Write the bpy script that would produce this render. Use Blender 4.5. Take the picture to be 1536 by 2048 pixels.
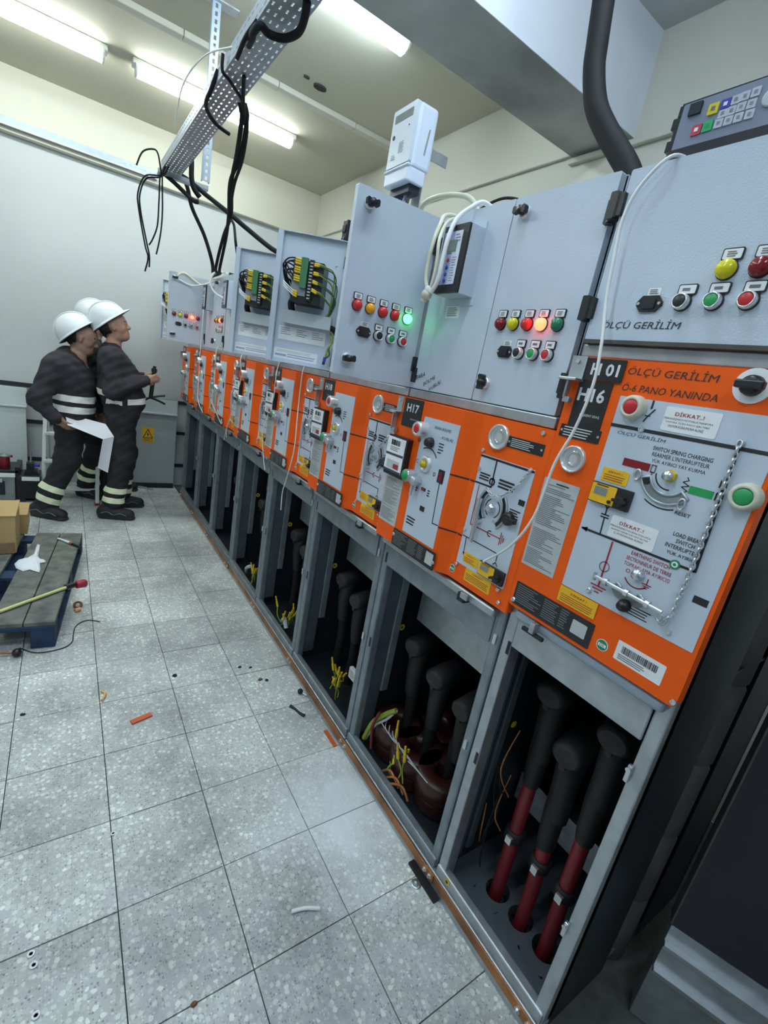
import bpy, bmesh, math, random
import numpy as np
from mathutils import Vector, Matrix
random.seed(7)
C = bpy.context.scene.collection
SC = bpy.context.scene
for o in list(bpy.data.objects): bpy.data.objects.remove(o)

# ------------------------------------------------------------------ camera
YAW, PIT, ROL, FPX = 0.62782, -0.27658, 0.18626, 923.77
fw = Vector((math.sin(YAW)*math.cos(PIT), math.cos(YAW)*math.cos(PIT), math.sin(PIT)))
rt = Vector((math.cos(YAW), -math.sin(YAW), 0)); up = rt.cross(fw)
r2 = math.cos(ROL)*rt + math.sin(ROL)*up; u2 = -math.sin(ROL)*rt + math.cos(ROL)*up
cd = bpy.data.cameras.new('camera'); cam = bpy.data.objects.new('camera', cd); C.objects.link(cam)
cam.matrix_world = Matrix(((r2.x,u2.x,-fw.x,0),(r2.y,u2.y,-fw.y,0),(r2.z,u2.z,-fw.z,1.57),(0,0,0,1)))
cd.sensor_fit = 'VERTICAL'; cd.sensor_height = 36; cd.lens = FPX/2048*36; cd.clip_start = .02
SC.camera = cam

# ------------------------------------------------------------------ world and exposure
W = bpy.data.worlds.new('world'); SC.world = W; W.use_nodes = True
W.node_tree.nodes['Background'].inputs[0].default_value = (.75,.85,1,1)
W.node_tree.nodes['Background'].inputs[1].default_value = .02
vs = SC.view_settings; vs.view_transform = 'Standard'; vs.look = 'None'; vs.gamma = 1; vs.use_curve_mapping = False
vs.exposure = 2.0
TUBE_WARM = ((.90,1.0,.97), 9.5)      # the fixtures over the far half of the room
TUBE_COOL = ((.72,.87,1.0), 10.5)      # the fixtures over the near half
# colour, strength, x0, x1, y of every ceiling fixture (built below in light_fixture)
FIXTURES = [(TUBE_WARM,.42,1.55,4.40),(TUBE_WARM,-.95,.215,4.42),(TUBE_COOL,.32,1.515,2.70),(TUBE_WARM,-1.5,-.3,2.70),
            (TUBE_COOL,.25,1.45,.85),(TUBE_COOL,-1.5,-.3,.85),(TUBE_COOL,-.9,.3,-.9)]

# ------------------------------------------------------------------ materials
MATS = {}
def mat(name, col, rough=.5, metal=0, var=0, vscale=8, bump=0, bscale=300, emit=None, estr=1, alpha=None, col2=None, spec=.5, trans=0, rvar=0):
    m = bpy.data.materials.new(name); m.use_nodes = True; nt = m.node_tree; b = nt.nodes['Principled BSDF']
    b.inputs['Base Color'].default_value = (*col,1); b.inputs['Roughness'].default_value = rough; b.inputs['Metallic'].default_value = metal
    b.inputs['Specular IOR Level'].default_value = spec
    if trans: b.inputs['Transmission Weight'].default_value = trans
    if emit: b.inputs['Emission Color'].default_value = (*emit,1); b.inputs['Emission Strength'].default_value = estr
    if var or col2 or bump or rvar:
        tc = nt.nodes.new('ShaderNodeNewGeometry')
    if var or col2:
        n = nt.nodes.new('ShaderNodeTexNoise'); n.inputs['Scale'].default_value = vscale; n.inputs['Detail'].default_value = 6
        nt.links.new(tc.outputs['Position'], n.inputs['Vector'])
        r = nt.nodes.new('ShaderNodeValToRGB'); r.color_ramp.elements[0].position = .32; r.color_ramp.elements[1].position = .68
        c2 = col2 or tuple(c*(1-var) for c in col)
        r.color_ramp.elements[0].color = (*c2,1); r.color_ramp.elements[1].color = (*col,1)
        nt.links.new(n.outputs['Fac'], r.inputs['Fac']); nt.links.new(r.outputs['Color'], b.inputs['Base Color'])
        if rvar:
            mr = nt.nodes.new('ShaderNodeMapRange'); mr.inputs['To Min'].default_value = rough-rvar; mr.inputs['To Max'].default_value = rough+rvar
            nt.links.new(n.outputs['Fac'], mr.inputs['Value']); nt.links.new(mr.outputs['Result'], b.inputs['Roughness'])
    if bump:
        n2 = nt.nodes.new('ShaderNodeTexNoise'); n2.inputs['Scale'].default_value = bscale; n2.inputs['Detail'].default_value = 3
        nt.links.new(tc.outputs['Position'], n2.inputs['Vector'])
        bp = nt.nodes.new('ShaderNodeBump'); bp.inputs['Strength'].default_value = bump; bp.inputs['Distance'].default_value = .002
        nt.links.new(n2.outputs['Fac'], bp.inputs['Height']); nt.links.new(bp.outputs['Normal'], b.inputs['Normal'])
    MATS[name] = m; return m
mat('wall_paint',(.54,.57,.585),.75,var=.05,vscale=1.2,bump=.25,bscale=60)
mat('upper_wall',(.64,.62,.53),.75,var=.05,vscale=1.5,bump=.25,bscale=60)
mat('ceiling_paint',(.60,.57,.45),.8,var=.10,vscale=1.1,bump=.3,bscale=50)
mat('ceiling_cool',(.60,.62,.60),.8,var=.10,vscale=1.1,bump=.3,bscale=50)
mat('beam_concrete',(.52,.52,.48),.85,col2=(.27,.27,.25),vscale=2.2,bump=.4,bscale=50)
mat('beam_paint',(.78,.82,.90),.75,var=.06,vscale=2,bump=.3,bscale=60)
mat('grout',(.13,.13,.12),.9,var=.4,vscale=20)
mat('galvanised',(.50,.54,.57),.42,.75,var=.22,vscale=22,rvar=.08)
mat('galvanised_mid',(.29,.335,.37),.45,.55,var=.25,vscale=18,rvar=.08)  # darker galvanised tone for the breaker cubicle frames
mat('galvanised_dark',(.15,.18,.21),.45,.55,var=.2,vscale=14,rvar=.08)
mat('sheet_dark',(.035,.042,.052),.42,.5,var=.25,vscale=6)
mat('void_black',(.012,.012,.014),.6)
mat('bright_zinc',(.72,.74,.76),.28,.9,var=.1,vscale=40)
mat('powder_grey',(.53,.60,.685),.42,var=.025,vscale=3,bump=.35,bscale=420)
mat('powder_inner',(.50,.57,.65),.45,var=.04,vscale=3)
mat('orange_paint',(.95,.115,.003),.45,spec=.3,var=.06,vscale=4,bump=.12,bscale=300)
mat('mimic_plate',(.54,.61,.70),.42,var=.03,vscale=4)
mat('label_black',(.018,.018,.02),.4)
mat('label_white',(.82,.83,.84),.5)
mat('label_grey',(.50,.53,.53),.5,var=.05,vscale=40)
mat('label_yellow',(.85,.48,.012),.45)
mat('print_black',(.02,.02,.022),.6)
mat('print_grey',(.16,.17,.18),.6)
mat('print_white',(.72,.73,.74),.5)
mat('print_red',(.36,.02,.03),.5)
mat('ink',(.03,.025,.03),.5)
mat('ink_blue',(.05,.06,.11),.5)
mat('black_plastic',(.015,.015,.017),.35,bump=.1,bscale=400)
mat('rubber',(.009,.009,.010),.6,var=.3,vscale=10)
mat('rubber_dusty',(.034,.035,.037),.7,var=.5,vscale=25)
mat('cable_jacket',(.010,.010,.011),.7,spec=.25)
mat('cable_red',(.20,.012,.020),.45,var=.25,vscale=12)
mat('cable_white',(.80,.80,.78),.5)
mat('cable_cream',(.68,.66,.50),.5)
mat('cable_grey',(.50,.52,.55),.5)
mat('wire_violet',(.16,.12,.32),.5)
mat('wire_green_yellow',(.26,.34,.03),.45)
mat('wire_green',(.05,.13,.04),.45)
mat('ferrule_yellow',(.68,.46,.01),.4)
mat('terminal_green',(.05,.17,.07),.4)
mat('button_ring',(.72,.73,.73),.3,.6)
mat('button_red',(.55,.02,.03),.35); mat('button_green',(.02,.33,.09),.35); mat('button_black',(.02,.02,.022),.35)
mat('beige_ring',(.62,.60,.48),.4)
mat('lens_red',(.62,.03,.03),.22); mat('lens_dark_red',(.22,.008,.014),.18); mat('lens_amber',(.85,.36,.01),.22)
mat('lens_yellow',(.70,.62,.01),.2); mat('lens_green',(.02,.20,.10),.2)
mat('lit_green',(.1,.9,.4),.3,emit=(.05,1,.14),estr=2.0); mat('lit_red',(1,.2,.1),.3,emit=(1,.05,.02),estr=3.0)
mat('glass_port',(.55,.56,.60),.08,.55,spec=.8)
mat('copper',(.52,.21,.075),.45,.45,col2=(.20,.085,.035),vscale=9,rvar=.1)
mat('ct_brown',(.045,.011,.008),.35,var=.3,vscale=10)
mat('lcd',(.22,.25,.23),.15)
mat('relay_blue',(.33,.40,.60),.4); mat('relay_white',(.68,.71,.82),.4)
mat('clear_plastic',(.85,.88,.9),.15,spec=.6)
mat('paper',(.86,.88,.95),.6)
mat('cardboard',(.52,.36,.16),.75,var=.08,vscale=12); mat('cardboard_torn',(.30,.19,.10),.8,var=.3,vscale=30)
mat('pallet_wood',(.20,.205,.185),.8,col2=(.085,.095,.09),vscale=14,bump=.5,bscale=70)
mat('pallet_blue',(.02,.05,.12),.7,var=.5,vscale=10)
mat('cloth_white',(.78,.80,.86),.7)
mat('rag_grey',(.35,.37,.38),.8)
mat('stick_yellow',(.72,.70,.30),.4)
mat('cap_red',(.40,.02,.05),.5); mat('canister_red',(.20,.01,.02),.45)
mat('equipment_grey',(.30,.33,.34),.5,.4,var=.3,vscale=9)
mat('aluminium_white',(.80,.83,.82),.4)
mat('cover_grey',(.42,.47,.48),.45,var=.05,vscale=4); mat('cover_pale',(.60,.67,.68),.45,var=.05,vscale=4)
mat('band_black',(.018,.02,.024),.6)
mat('workwear',(.036,.034,.040),.92,col2=(.020,.019,.024),vscale=9,bump=.5,bscale=90)
mat('trousers',(.024,.024,.028),.9,col2=(.015,.015,.018),vscale=8,bump=.5,bscale=90)
mat('reflective',(.92,.93,.88),.55,emit=None); mat('reflective_lime',(.90,.95,.66),.55)
mat('skin',(.42,.235,.165),.55,var=.10,vscale=30); mat('skin_dark',(.34,.20,.145),.55,var=.1,vscale=30)
mat('hair',(.012,.010,.009),.7); mat('lip',(.30,.11,.09),.5); mat('eye_white',(.6,.6,.58),.3)
mat('helmet_white',(.74,.78,.82),.32)
mat('boot_black',(.022,.022,.025),.6,var=.35,vscale=20); mat('boot_sole',(.032,.032,.034),.75)
mat('lime_edge',(.5,.6,.1),.5)
mat('duct_brown',(.10,.095,.085),.8,var=.35,vscale=12)
mat('dark_panel',(.022,.023,.028),.55,var=.2,vscale=5)
mat('sticker_green',(.02,.22,.10),.5)
mat('orange_scrap',(.62,.11,.03),.5); mat('orange_peel',(.75,.42,.18),.6)
mat('debris_dark',(.03,.03,.032),.8); mat('debris_brown',(.20,.09,.04),.8)
mat('key_blue',(.05,.05,.42),.4); mat('key_yellow',(.75,.62,.02),.4); mat('key_green',(.03,.42,.15),.4); mat('key_red',(.55,.06,.09),.4); mat('key_grey',(.52,.55,.62),.4); mat('keypad_grey',(.22,.25,.33),.4)
mat('meter_grey',(.60,.66,.76),.4); mat('meter_face',(.55,.60,.66),.35)
mat('rail_white',(.34,.41,.49),.45,.3,var=.15,vscale=20)
for nm, c, s in (('tube_warm',)+TUBE_WARM, ('tube_cool',)+TUBE_COOL): mat(nm,(1,1,1),.5,emit=c,estr=s)
def terrazzo():
    m = bpy.data.materials.new('terrazzo'); m.use_nodes = True; nt = m.node_tree; b = nt.nodes['Principled BSDF']; N = nt.nodes.new; L = nt.links.new
    g = N('ShaderNodeNewGeometry'); oi = N('ShaderNodeObjectInfo')
    def layer(sc, thr, soft):
        v = N('ShaderNodeTexVoronoi'); v.inputs['Scale'].default_value = sc; v.inputs['Randomness'].default_value = 1; L(g.outputs['Position'], v.inputs['Vector'])
        nn = N('ShaderNodeTexNoise'); nn.inputs['Scale'].default_value = sc*1.6; L(g.outputs['Position'], nn.inputs['Vector'])
        ad = N('ShaderNodeMath'); ad.operation = 'MULTIPLY_ADD'; L(nn.outputs['Fac'], ad.inputs[0]); ad.inputs[1].default_value = .5; L(v.outputs['Distance'], ad.inputs[2])
        se = N('ShaderNodeSeparateColor'); L(v.outputs['Color'], se.inputs[0])
        mk = N('ShaderNodeMapRange'); L(ad.outputs[0], mk.inputs['Value']); mk.inputs['From Min'].default_value = thr; mk.inputs['From Max'].default_value = thr+soft; mk.inputs['To Min'].default_value = 1; mk.inputs['To Max'].default_value = 0
        return v, se, mk
    v, sep, mk = layer(64, .62, .10); v2, s2, mk2 = layer(150, .58, .14)
    r = N('ShaderNodeValToRGB'); e = r.color_ramp.elements
    e[0].position = 0; e[0].color = (.46,.49,.47,1); e[1].position = 1; e[1].color = (.86,.89,.84,1)
    for p, c in ((.25,(.54,.57,.54,1)),(.5,(.62,.655,.62,1)),(.75,(.72,.75,.70,1))):
        q = e.new(p); q.color = c
    L(sep.outputs[0], r.inputs['Fac'])
    r2 = N('ShaderNodeValToRGB'); r2.color_ramp.elements[0].color = (.24,.26,.25,1); r2.color_ramp.elements[1].color = (.78,.81,.77,1); L(s2.outputs[0], r2.inputs['Fac'])
    m0 = N('ShaderNodeMixRGB'); m0.inputs[1].default_value = (.52,.55,.54,1); L(mk2.outputs[0], m0.inputs[0]); L(r2.outputs[0], m0.inputs[2])
    m1 = N('ShaderNodeMixRGB'); L(mk.outputs[0], m1.inputs[0]); L(m0.outputs[0], m1.inputs[1]); L(r.outputs[0], m1.inputs[2])
    # grime and dusty patches
    n = N('ShaderNodeTexNoise'); n.inputs['Scale'].default_value = 2.1; n.inputs['Detail'].default_value = 9; n.inputs['Roughness'].default_value = .65; L(g.outputs['Position'], n.inputs['Vector'])
    r3 = N('ShaderNodeValToRGB'); r3.color_ramp.elements[0].position = .36; r3.color_ramp.elements[0].color = (.47,.46,.48,1); r3.color_ramp.elements[1].position = .60; r3.color_ramp.elements[1].color = (1.03,1.03,1.03,1); L(n.outputs['Fac'], r3.inputs['Fac'])
    m2 = N('ShaderNodeMixRGB'); m2.blend_type = 'MULTIPLY'; m2.inputs[0].default_value = .8; L(m1.outputs[0], m2.inputs[1]); L(r3.outputs[0], m2.inputs[2])
    n4 = N('ShaderNodeTexNoise'); n4.inputs['Scale'].default_value = 1.3; n4.inputs['Detail'].default_value = 5; L(g.outputs['Position'], n4.inputs['Vector'])
    r4 = N('ShaderNodeValToRGB'); r4.color_ramp.elements[0].position = .58; r4.color_ramp.elements[0].color = (0,0,0,1); r4.color_ramp.elements[1].position = .72; r4.color_ramp.elements[1].color = (.6,.6,.6,1); L(n4.outputs['Fac'], r4.inputs['Fac'])
    m3 = N('ShaderNodeMixRGB'); L(r4.outputs[0], m3.inputs[0]); L(m2.outputs[0], m3.inputs[1]); m3.inputs[2].default_value = (.58,.61,.62,1)
    # a pale dusty stain with its own ragged outline
    vm = N('ShaderNodeVectorMath'); vm.operation = 'DISTANCE'; L(g.outputs['Position'], vm.inputs[0]); vm.inputs[1].default_value = (.86,1.10,0)
    ns = N('ShaderNodeTexNoise'); ns.inputs['Scale'].default_value = 7; ns.inputs['Detail'].default_value = 7; L(g.outputs['Position'], ns.inputs['Vector'])
    ad = N('ShaderNodeMath'); ad.operation = 'MULTIPLY_ADD'; L(ns.outputs['Fac'], ad.inputs[0]); ad.inputs[1].default_value = -.5; L(vm.outputs['Value'], ad.inputs[2])
    ms = N('ShaderNodeMapRange'); L(ad.outputs[0], ms.inputs['Value']); ms.inputs['From Min'].default_value = -.20; ms.inputs['From Max'].default_value = .10; ms.inputs['To Min'].default_value = .8; ms.inputs['To Max'].default_value = 0
    m5 = N('ShaderNodeMixRGB'); L(ms.outputs[0], m5.inputs[0]); L(m3.outputs[0], m5.inputs[1]); m5.inputs[2].default_value = (.74,.79,.82,1); m3 = m5
    # whole-tile tint
    mr = N('ShaderNodeMapRange'); mr.inputs['To Min'].default_value = 1.0; mr.inputs['To Max'].default_value = 1.20; L(oi.outputs['Random'], mr.inputs['Value'])
    m4 = N('ShaderNodeMixRGB'); m4.blend_type = 'MULTIPLY'; m4.inputs[0].default_value = 1; L(m3.outputs[0], m4.inputs[1]); L(mr.outputs[0], m4.inputs[2])
    L(m4.outputs[0], b.inputs['Base Color']); b.inputs['Roughness'].default_value = .62
    bp = N('ShaderNodeBump'); bp.inputs['Strength'].default_value = .15; bp.inputs['Distance'].default_value = .002; L(ns.outputs['Fac'], bp.inputs['Height']); L(bp.outputs['Normal'], b.inputs['Normal'])
    MATS['terrazzo'] = m
terrazzo()

# ------------------------------------------------------------------ mesh builder
OFF = {}
def frame(O, u, v=(0,0,1)):
    u = Vector(u).normalized(); v = Vector(v).normalized(); n = u.cross(v); O = Vector(O)
    return Matrix(((u.x,v.x,n.x,O.x),(u.y,v.y,n.y,O.y),(u.z,v.z,n.z,O.z),(0,0,0,1)))
TXT = {}
def text_mesh(s, off=.009):
    if (s,off) not in TXT:
        c = bpy.data.curves.new('t','FONT'); c.body = s; c.resolution_u = 2; c.offset = off
        o = bpy.data.objects.new('t', c); C.objects.link(o)
        me = bpy.data.meshes.new_from_object(o.evaluated_get(bpy.context.evaluated_depsgraph_get()))
        V = [(v.co.x, v.co.y) for v in me.vertices]; F = [tuple(p.vertices) for p in me.polygons]
        C.objects.unlink(o); bpy.data.objects.remove(o); bpy.data.curves.remove(c); bpy.data.meshes.remove(me)
        TXT[(s,off)] = (V, F)
    return TXT[(s,off)]
class MB:
    def __init__(s, T=None): s.V=[]; s.F=[]; s.m=[]; s.sm=[]; s.T = T or Matrix(); s.mats=[]
    def add(s, vs, fs, mt, smooth=False):
        if mt not in s.mats: s.mats.append(mt)
        k = len(s.V); i = s.mats.index(mt)
        s.V += [s.T @ Vector(v) for v in vs]
        for f in fs: s.F.append(tuple(k+j for j in f)); s.m.append(i); s.sm.append(smooth)
        return s
    def box(s, x0,x1,y0,y1,z0,z1, mt):
        x0,x1=sorted((x0,x1)); y0,y1=sorted((y0,y1)); z0,z1=sorted((z0,z1))
        v=[(x0,y0,z0),(x1,y0,z0),(x1,y1,z0),(x0,y1,z0),(x0,y0,z1),(x1,y0,z1),(x1,y1,z1),(x0,y1,z1)]
        return s.add(v,[(0,3,2,1),(4,5,6,7),(0,1,5,4),(1,2,6,5),(2,3,7,6),(3,0,4,7)],mt)
    def prism(s, poly, h0, h1, mt, smooth=False):
        # polygon in local (a, b), counter-clockwise seen from +h
        ar = sum(poly[i][0]*poly[(i+1)%len(poly)][1]-poly[(i+1)%len(poly)][0]*poly[i][1] for i in range(len(poly)))
        if ar < 0: poly = poly[::-1]
        n=len(poly); v=[(a,b,h0) for a,b in poly]+[(a,b,h1) for a,b in poly]
        s.add(v,[tuple(range(n-1,-1,-1)), tuple(range(n,2*n))],mt)
        return s.add(v,[(i,(i+1)%n,n+(i+1)%n,n+i) for i in range(n)],mt,smooth)
    def rrect(s, a0,a1,b0,b1,r,h0,h1,mt,n=4):
        a0,a1=sorted((a0,a1)); b0,b1=sorted((b0,b1)); p=[]
        for cx,cy,st in ((a1-r,b1-r,0),(a0+r,b1-r,90),(a0+r,b0+r,180),(a1-r,b0+r,270)):
            for i in range(n+1):
                t=math.radians(st+90*i/n); p.append((cx+r*math.cos(t),cy+r*math.sin(t)))
        return s.prism(p,h0,h1,mt)
    def lathe(s, prof, c=(0,0,0), axis=(0,0,1), mt='galvanised', n=20, sx=1, sy=1, smooth=True):
        ax=Vector(axis).normalized(); t=Vector((0,0,1)) if abs(ax.z)<.9 else Vector((1,0,0))
        e1=ax.cross(t).normalized(); e2=ax.cross(e1); c=Vector(c); v=[]; f=[]
        for r,h in prof:
            for i in range(n):
                q=2*math.pi*i/n; v.append(c+ax*h+e1*(r*sx*math.cos(q))+e2*(r*sy*math.sin(q)))
        m=len(prof)
        for j in range(m-1):
            for i in range(n): f.append((j*n+i,j*n+(i+1)%n,(j+1)*n+(i+1)%n,(j+1)*n+i))
        s.add(v,f,mt,smooth)
        cap=[]
        if prof[0][0]>1e-5: cap.append(tuple(range(n-1,-1,-1)))
        if prof[-1][0]>1e-5: cap.append(tuple((m-1)*n+i for i in range(n)))
        if cap: s.add(v,cap,mt,False)
        return s
    def cyl(s, p0,p1,r0,mt,r1=None,n=14,smooth=True):
        p0=Vector(p0);p1=Vector(p1);d=p1-p0
        return s.lathe([(r0,0),(r0 if r1 is None else r1,d.length)],p0,d,mt,n,smooth=smooth)
    def ball(s, c, r, mt, n=12, sc=(1,1,1)):
        v=[];f=[];m=n//2
        for j in range(m+1):
            t=math.pi*j/m
            for i in range(n):
                q=2*math.pi*i/n; v.append((c[0]+r*sc[0]*math.sin(t)*math.cos(q),c[1]+r*sc[1]*math.sin(t)*math.sin(q),c[2]-r*sc[2]*math.cos(t)))
        for j in range(m):
            for i in range(n): f.append((j*n+i,j*n+(i+1)%n,(j+1)*n+(i+1)%n,(j+1)*n+i))
        return s.add(v,f,mt,True)
    def tube(s, pts, r, mt, n=8, sub=6, closed=False):
        P=[Vector(p) for p in pts]
        if sub>1 and len(P)>2:
            Q=[];k=len(P)
            for i in range(k if closed else k-1):
                if closed: a,b,c,d=P[(i-1)%k],P[i],P[(i+1)%k],P[(i+2)%k]
                else: a,b,c,d=P[max(i-1,0)],P[i],P[i+1],P[min(i+2,k-1)]
                for j in range(sub):
                    t=j/sub; Q.append(.5*((2*b)+(c-a)*t+(2*a-5*b+4*c-d)*t*t+(3*b-a-3*c+d)*t**3))
            if not closed: Q.append(P[-1])
            P=Q
        m=len(P); v=[];f=[]; e=None
        for i,p in enumerate(P):
            d=(P[(i+1)%m]-P[i-1]) if closed else (P[min(i+1,m-1)]-P[max(i-1,0)])
            if d.length<1e-9: d=Vector((0,0,1))
            d.normalize()
            if e is None: e=d.orthogonal().normalized()
            e=(e-d*e.dot(d)); e=e.normalized() if e.length>1e-6 else d.orthogonal().normalized()
            w=d.cross(e); rr=r(i/(m-1)) if callable(r) else r
            for q in range(n):
                t=2*math.pi*q/n; v.append(p+e*(rr*math.cos(t))+w*(rr*math.sin(t)))
        for i in range(m if closed else m-1):
            j=(i+1)%m
            for q in range(n): f.append((i*n+q,i*n+(q+1)%n,j*n+(q+1)%n,j*n+q))
        s.add(v,f,mt,True)
        if not closed: s.add(v,[tuple(range(n-1,-1,-1)),tuple((m-1)*n+q for q in range(n))],mt)
        return s
    def text(s, txt, a, b, h, mt, size=None, width=None, height=None, align='c', z=.0006, slant=0, rot=0):
        V,F=text_mesh(txt, 0 if slant or 'M' in txt else (.028 if txt[:1]=='H' and len(txt)<5 else .009))
        if not V: return s
        x0=min(v[0] for v in V);x1=max(v[0] for v in V);y0=min(v[1] for v in V);y1=max(v[1] for v in V)
        k=height/(y1-y0) if height else (size or .01)
        kx=width/(x1-x0) if width else k
        w=(x1-x0)*kx; ox={'c':-w/2,'l':0,'r':-w}[align]; hh=(y1-y0)*k
        cr,sr=math.cos(rot),math.sin(rot); out=[]
        for x,y in V:
            px=(x-x0)*kx+ox+slant*(y-y0)*k; py=(y-y0)*k-hh/2
            out.append((a+px*cr-py*sr,b+px*sr+py*cr,h+z))
        return s.add(out,F,mt)
    def lines(s, a0,a1,b0,b1,rows,mt,h,fill=.55,ragged=.4,z=.0006,gap=0):
        st=(b1-b0)/rows; v=[];f=[]
        for i in range(rows):
            if gap and random.random()<gap: continue
            y=b1-st*(i+.5); x=a0
            e=a1-(a1-a0)*ragged*random.random()
            hw=st*fill/2; k=len(v)
            v+=[(x,y-hw,h+z),(e,y-hw,h+z),(e,y+hw,h+z),(x,y+hw,h+z)]; f.append((k,k+1,k+2,k+3))
        return s.add(v,f,mt)
    def flat(s, pts, mt, h, z=.0006):
        ar=sum(pts[i][0]*pts[(i+1)%len(pts)][1]-pts[(i+1)%len(pts)][0]*pts[i][1] for i in range(len(pts)))
        if ar<0: pts=pts[::-1]
        return s.add([(a,b,h+z) for a,b in pts],[tuple(range(len(pts)))],mt)
    def stroke(s, pts, w, mt, h, z=.0006):
        for (a,b),(c,d) in zip(pts,pts[1:]):
            dx,dy=c-a,d-b; l=math.hypot(dx,dy)
            if l<1e-9: continue
            nx,ny=-dy/l*w/2,dx/l*w/2; ex,ey=dx/l*w*.3,dy/l*w*.3
            s.flat([(a-ex+nx,b-ey+ny),(a-ex-nx,b-ey-ny),(c+ex-nx,d+ey-ny),(c+ex+nx,d+ey+ny)],mt,h,z)
        return s
    def arc(s, a,b,r,t0,t1,w,mt,h,z=.0006,n=10):
        return s.stroke([(a+r*math.cos(math.radians(t0+(t1-t0)*i/n)),b+r*math.sin(math.radians(t0+(t1-t0)*i/n))) for i in range(n+1)],w,mt,h,z)
    def build(s, name, parent=None, bevel=0, seg=2, off=None):
        o3 = OFF[parent.name] if parent else (Vector(off) if off is not None else Vector((0,0,0)))
        me=bpy.data.meshes.new(name); me.from_pydata([v-o3 for v in s.V],[],s.F)
        for k in s.mats: me.materials.append(MATS[k])
        me.polygons.foreach_set('material_index',s.m); me.polygons.foreach_set('use_smooth',s.sm); me.update()
        o=bpy.data.objects.new(name,me); C.objects.link(o)
        if parent: o.parent=parent
        else: o.location=o3
        OFF[o.name]=o3
        if bevel:
            bv=o.modifiers.new('bevel','BEVEL'); bv.width=bevel; bv.segments=seg; bv.limit_method='ANGLE'; bv.angle_limit=.6
        return o
def tag(o, label, cat, group=None, kind=None):
    o['label']=label; o['category']=cat; o['kind']=kind or 'thing'
    if group: o['group']=group
    return o
def thing(name, label, cat, loc, group=None):
    o=bpy.data.objects.new(name,None); C.objects.link(o); o.location=loc; o.empty_display_size=.1; OFF[o.name]=Vector(loc)
    return tag(o,label,cat,group)
def struct(o, label=None):
    o['kind']='structure'
    if label: o['label']=label
    return o
def copy_tree(o, shift, parent=None):
    c=o.copy(); C.objects.link(c)
    if parent: c.parent=parent
    else: c.location=o.location+Vector(shift)
    OFF[c.name]=OFF.get(o.name,Vector((0,0,0)))+Vector(shift)
    for ch in o.children: copy_tree(ch,shift,c)
    return c
# ------------------------------------------------------------------ the room
XL, XR, YN, YF, ZC = -2.6, 2.31, -2.6, 5.50, 3.335
fl = struct(MB().box(XL,XR,YN,YF,-.20,-.012,'grout').build('floor'),'floor of worn terrazzo tiles')
tm = None
TX, TY, PX, PY = .110, .756, .2955, .3040
for i in range(-9,4):
    for j in range(-4,17):
        x0=TX+PX*i; y0=TY+PY*j; x1=x0+PX; y1=y0+PY
        if x0 < -2.55 or x1 > 1.01 or y1 > YF+.29: continue
        y1=min(y1,YF-.004)
        if y1-y0<.03: continue
        full = abs(y1-y0-PY)<1e-6
        if full and tm:
            o=bpy.data.objects.new('tile',tm); C.objects.link(o)
        else:
            v=MB().box(.0016,PX-.0016,.0016,(y1-y0)-.0016,-.012,0,'terrazzo')
            o=v.build('tile',bevel=.0015,seg=1)
            if full: tm=o.data; 
        o.parent=fl; o.location=(x0,y0,random.uniform(-.0012,.0004))
MB().box(1.0,XR,YN,YF,-.012,-.004,'grout').build('subfloor',fl)
wf = MB().box(XL,XR,YF,YF+.2,0,ZC,'wall_paint'); struct(wf.build('wall_far'),'white painted far wall')
struct(MB().box(XR,XR+.2,YN,YF+.2,0,ZC,'upper_wall').build('wall_right'),'cream wall behind the switchgear row')
struct(MB().box(XL-.2,XL,YN,YF+.2,0,ZC,'wall_paint').build('wall_left'))
struct(MB().box(XL-.2,XR+.2,YN-.2,YN,0,ZC,'wall_paint').build('wall_near'))
ce = MB().box(XL-.2,XR+.2,1.9,YF+.2,ZC,ZC+.15,'ceiling_paint'); ce.box(XL-.2,XR+.2,YN-.2,1.9,ZC,ZC+.15,'ceiling_cool')
ceil = struct(ce.build('ceiling'),'stained cream ceiling')
st = MB(); 
for (x,y,rx,ry) in ((1.41,3.55,.03,.045),(1.30,3.52,.008,.02)):
    st.lathe([(1,-.012),(1,0)],(x,y,ZC-.0005),(0,0,1),'debris_dark',14,sx=rx,sy=ry)
st.build('ceiling_hook',ceil)
# concrete beam crossing the room, bare underside and painted sides
bm_ = MB().box(XL,XR,1.71,2.06,2.905,ZC,'beam_concrete'); bm_.box(XL,XR,1.706,1.712,2.906,ZC,'beam_paint')
struct(bm_.build('trim_1'),'concrete ceiling beam with bare grey underside')
struct(MB().box(XL,XR,5.42,YF,2.89,ZC,'upper_wall').build('trim_2',bevel=.004),'projecting cream band along the top of the far wall')
struct(MB().box(2.285,XR,2.06,5.42,2.905,2.925,'upper_wall').box(2.28,XR,-.5,2.06,2.86,2.89,'upper_wall').build('trim_3',bevel=.006),'thin ledge along the right wall')
for k,z in enumerate((.925,.59,.227)):
    struct(MB().box(XL,1.35,5.484,YF,z-.017,z+.017,'band_black').build('trim_%d'%(k+4)),'black painted band on the far wall')

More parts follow.
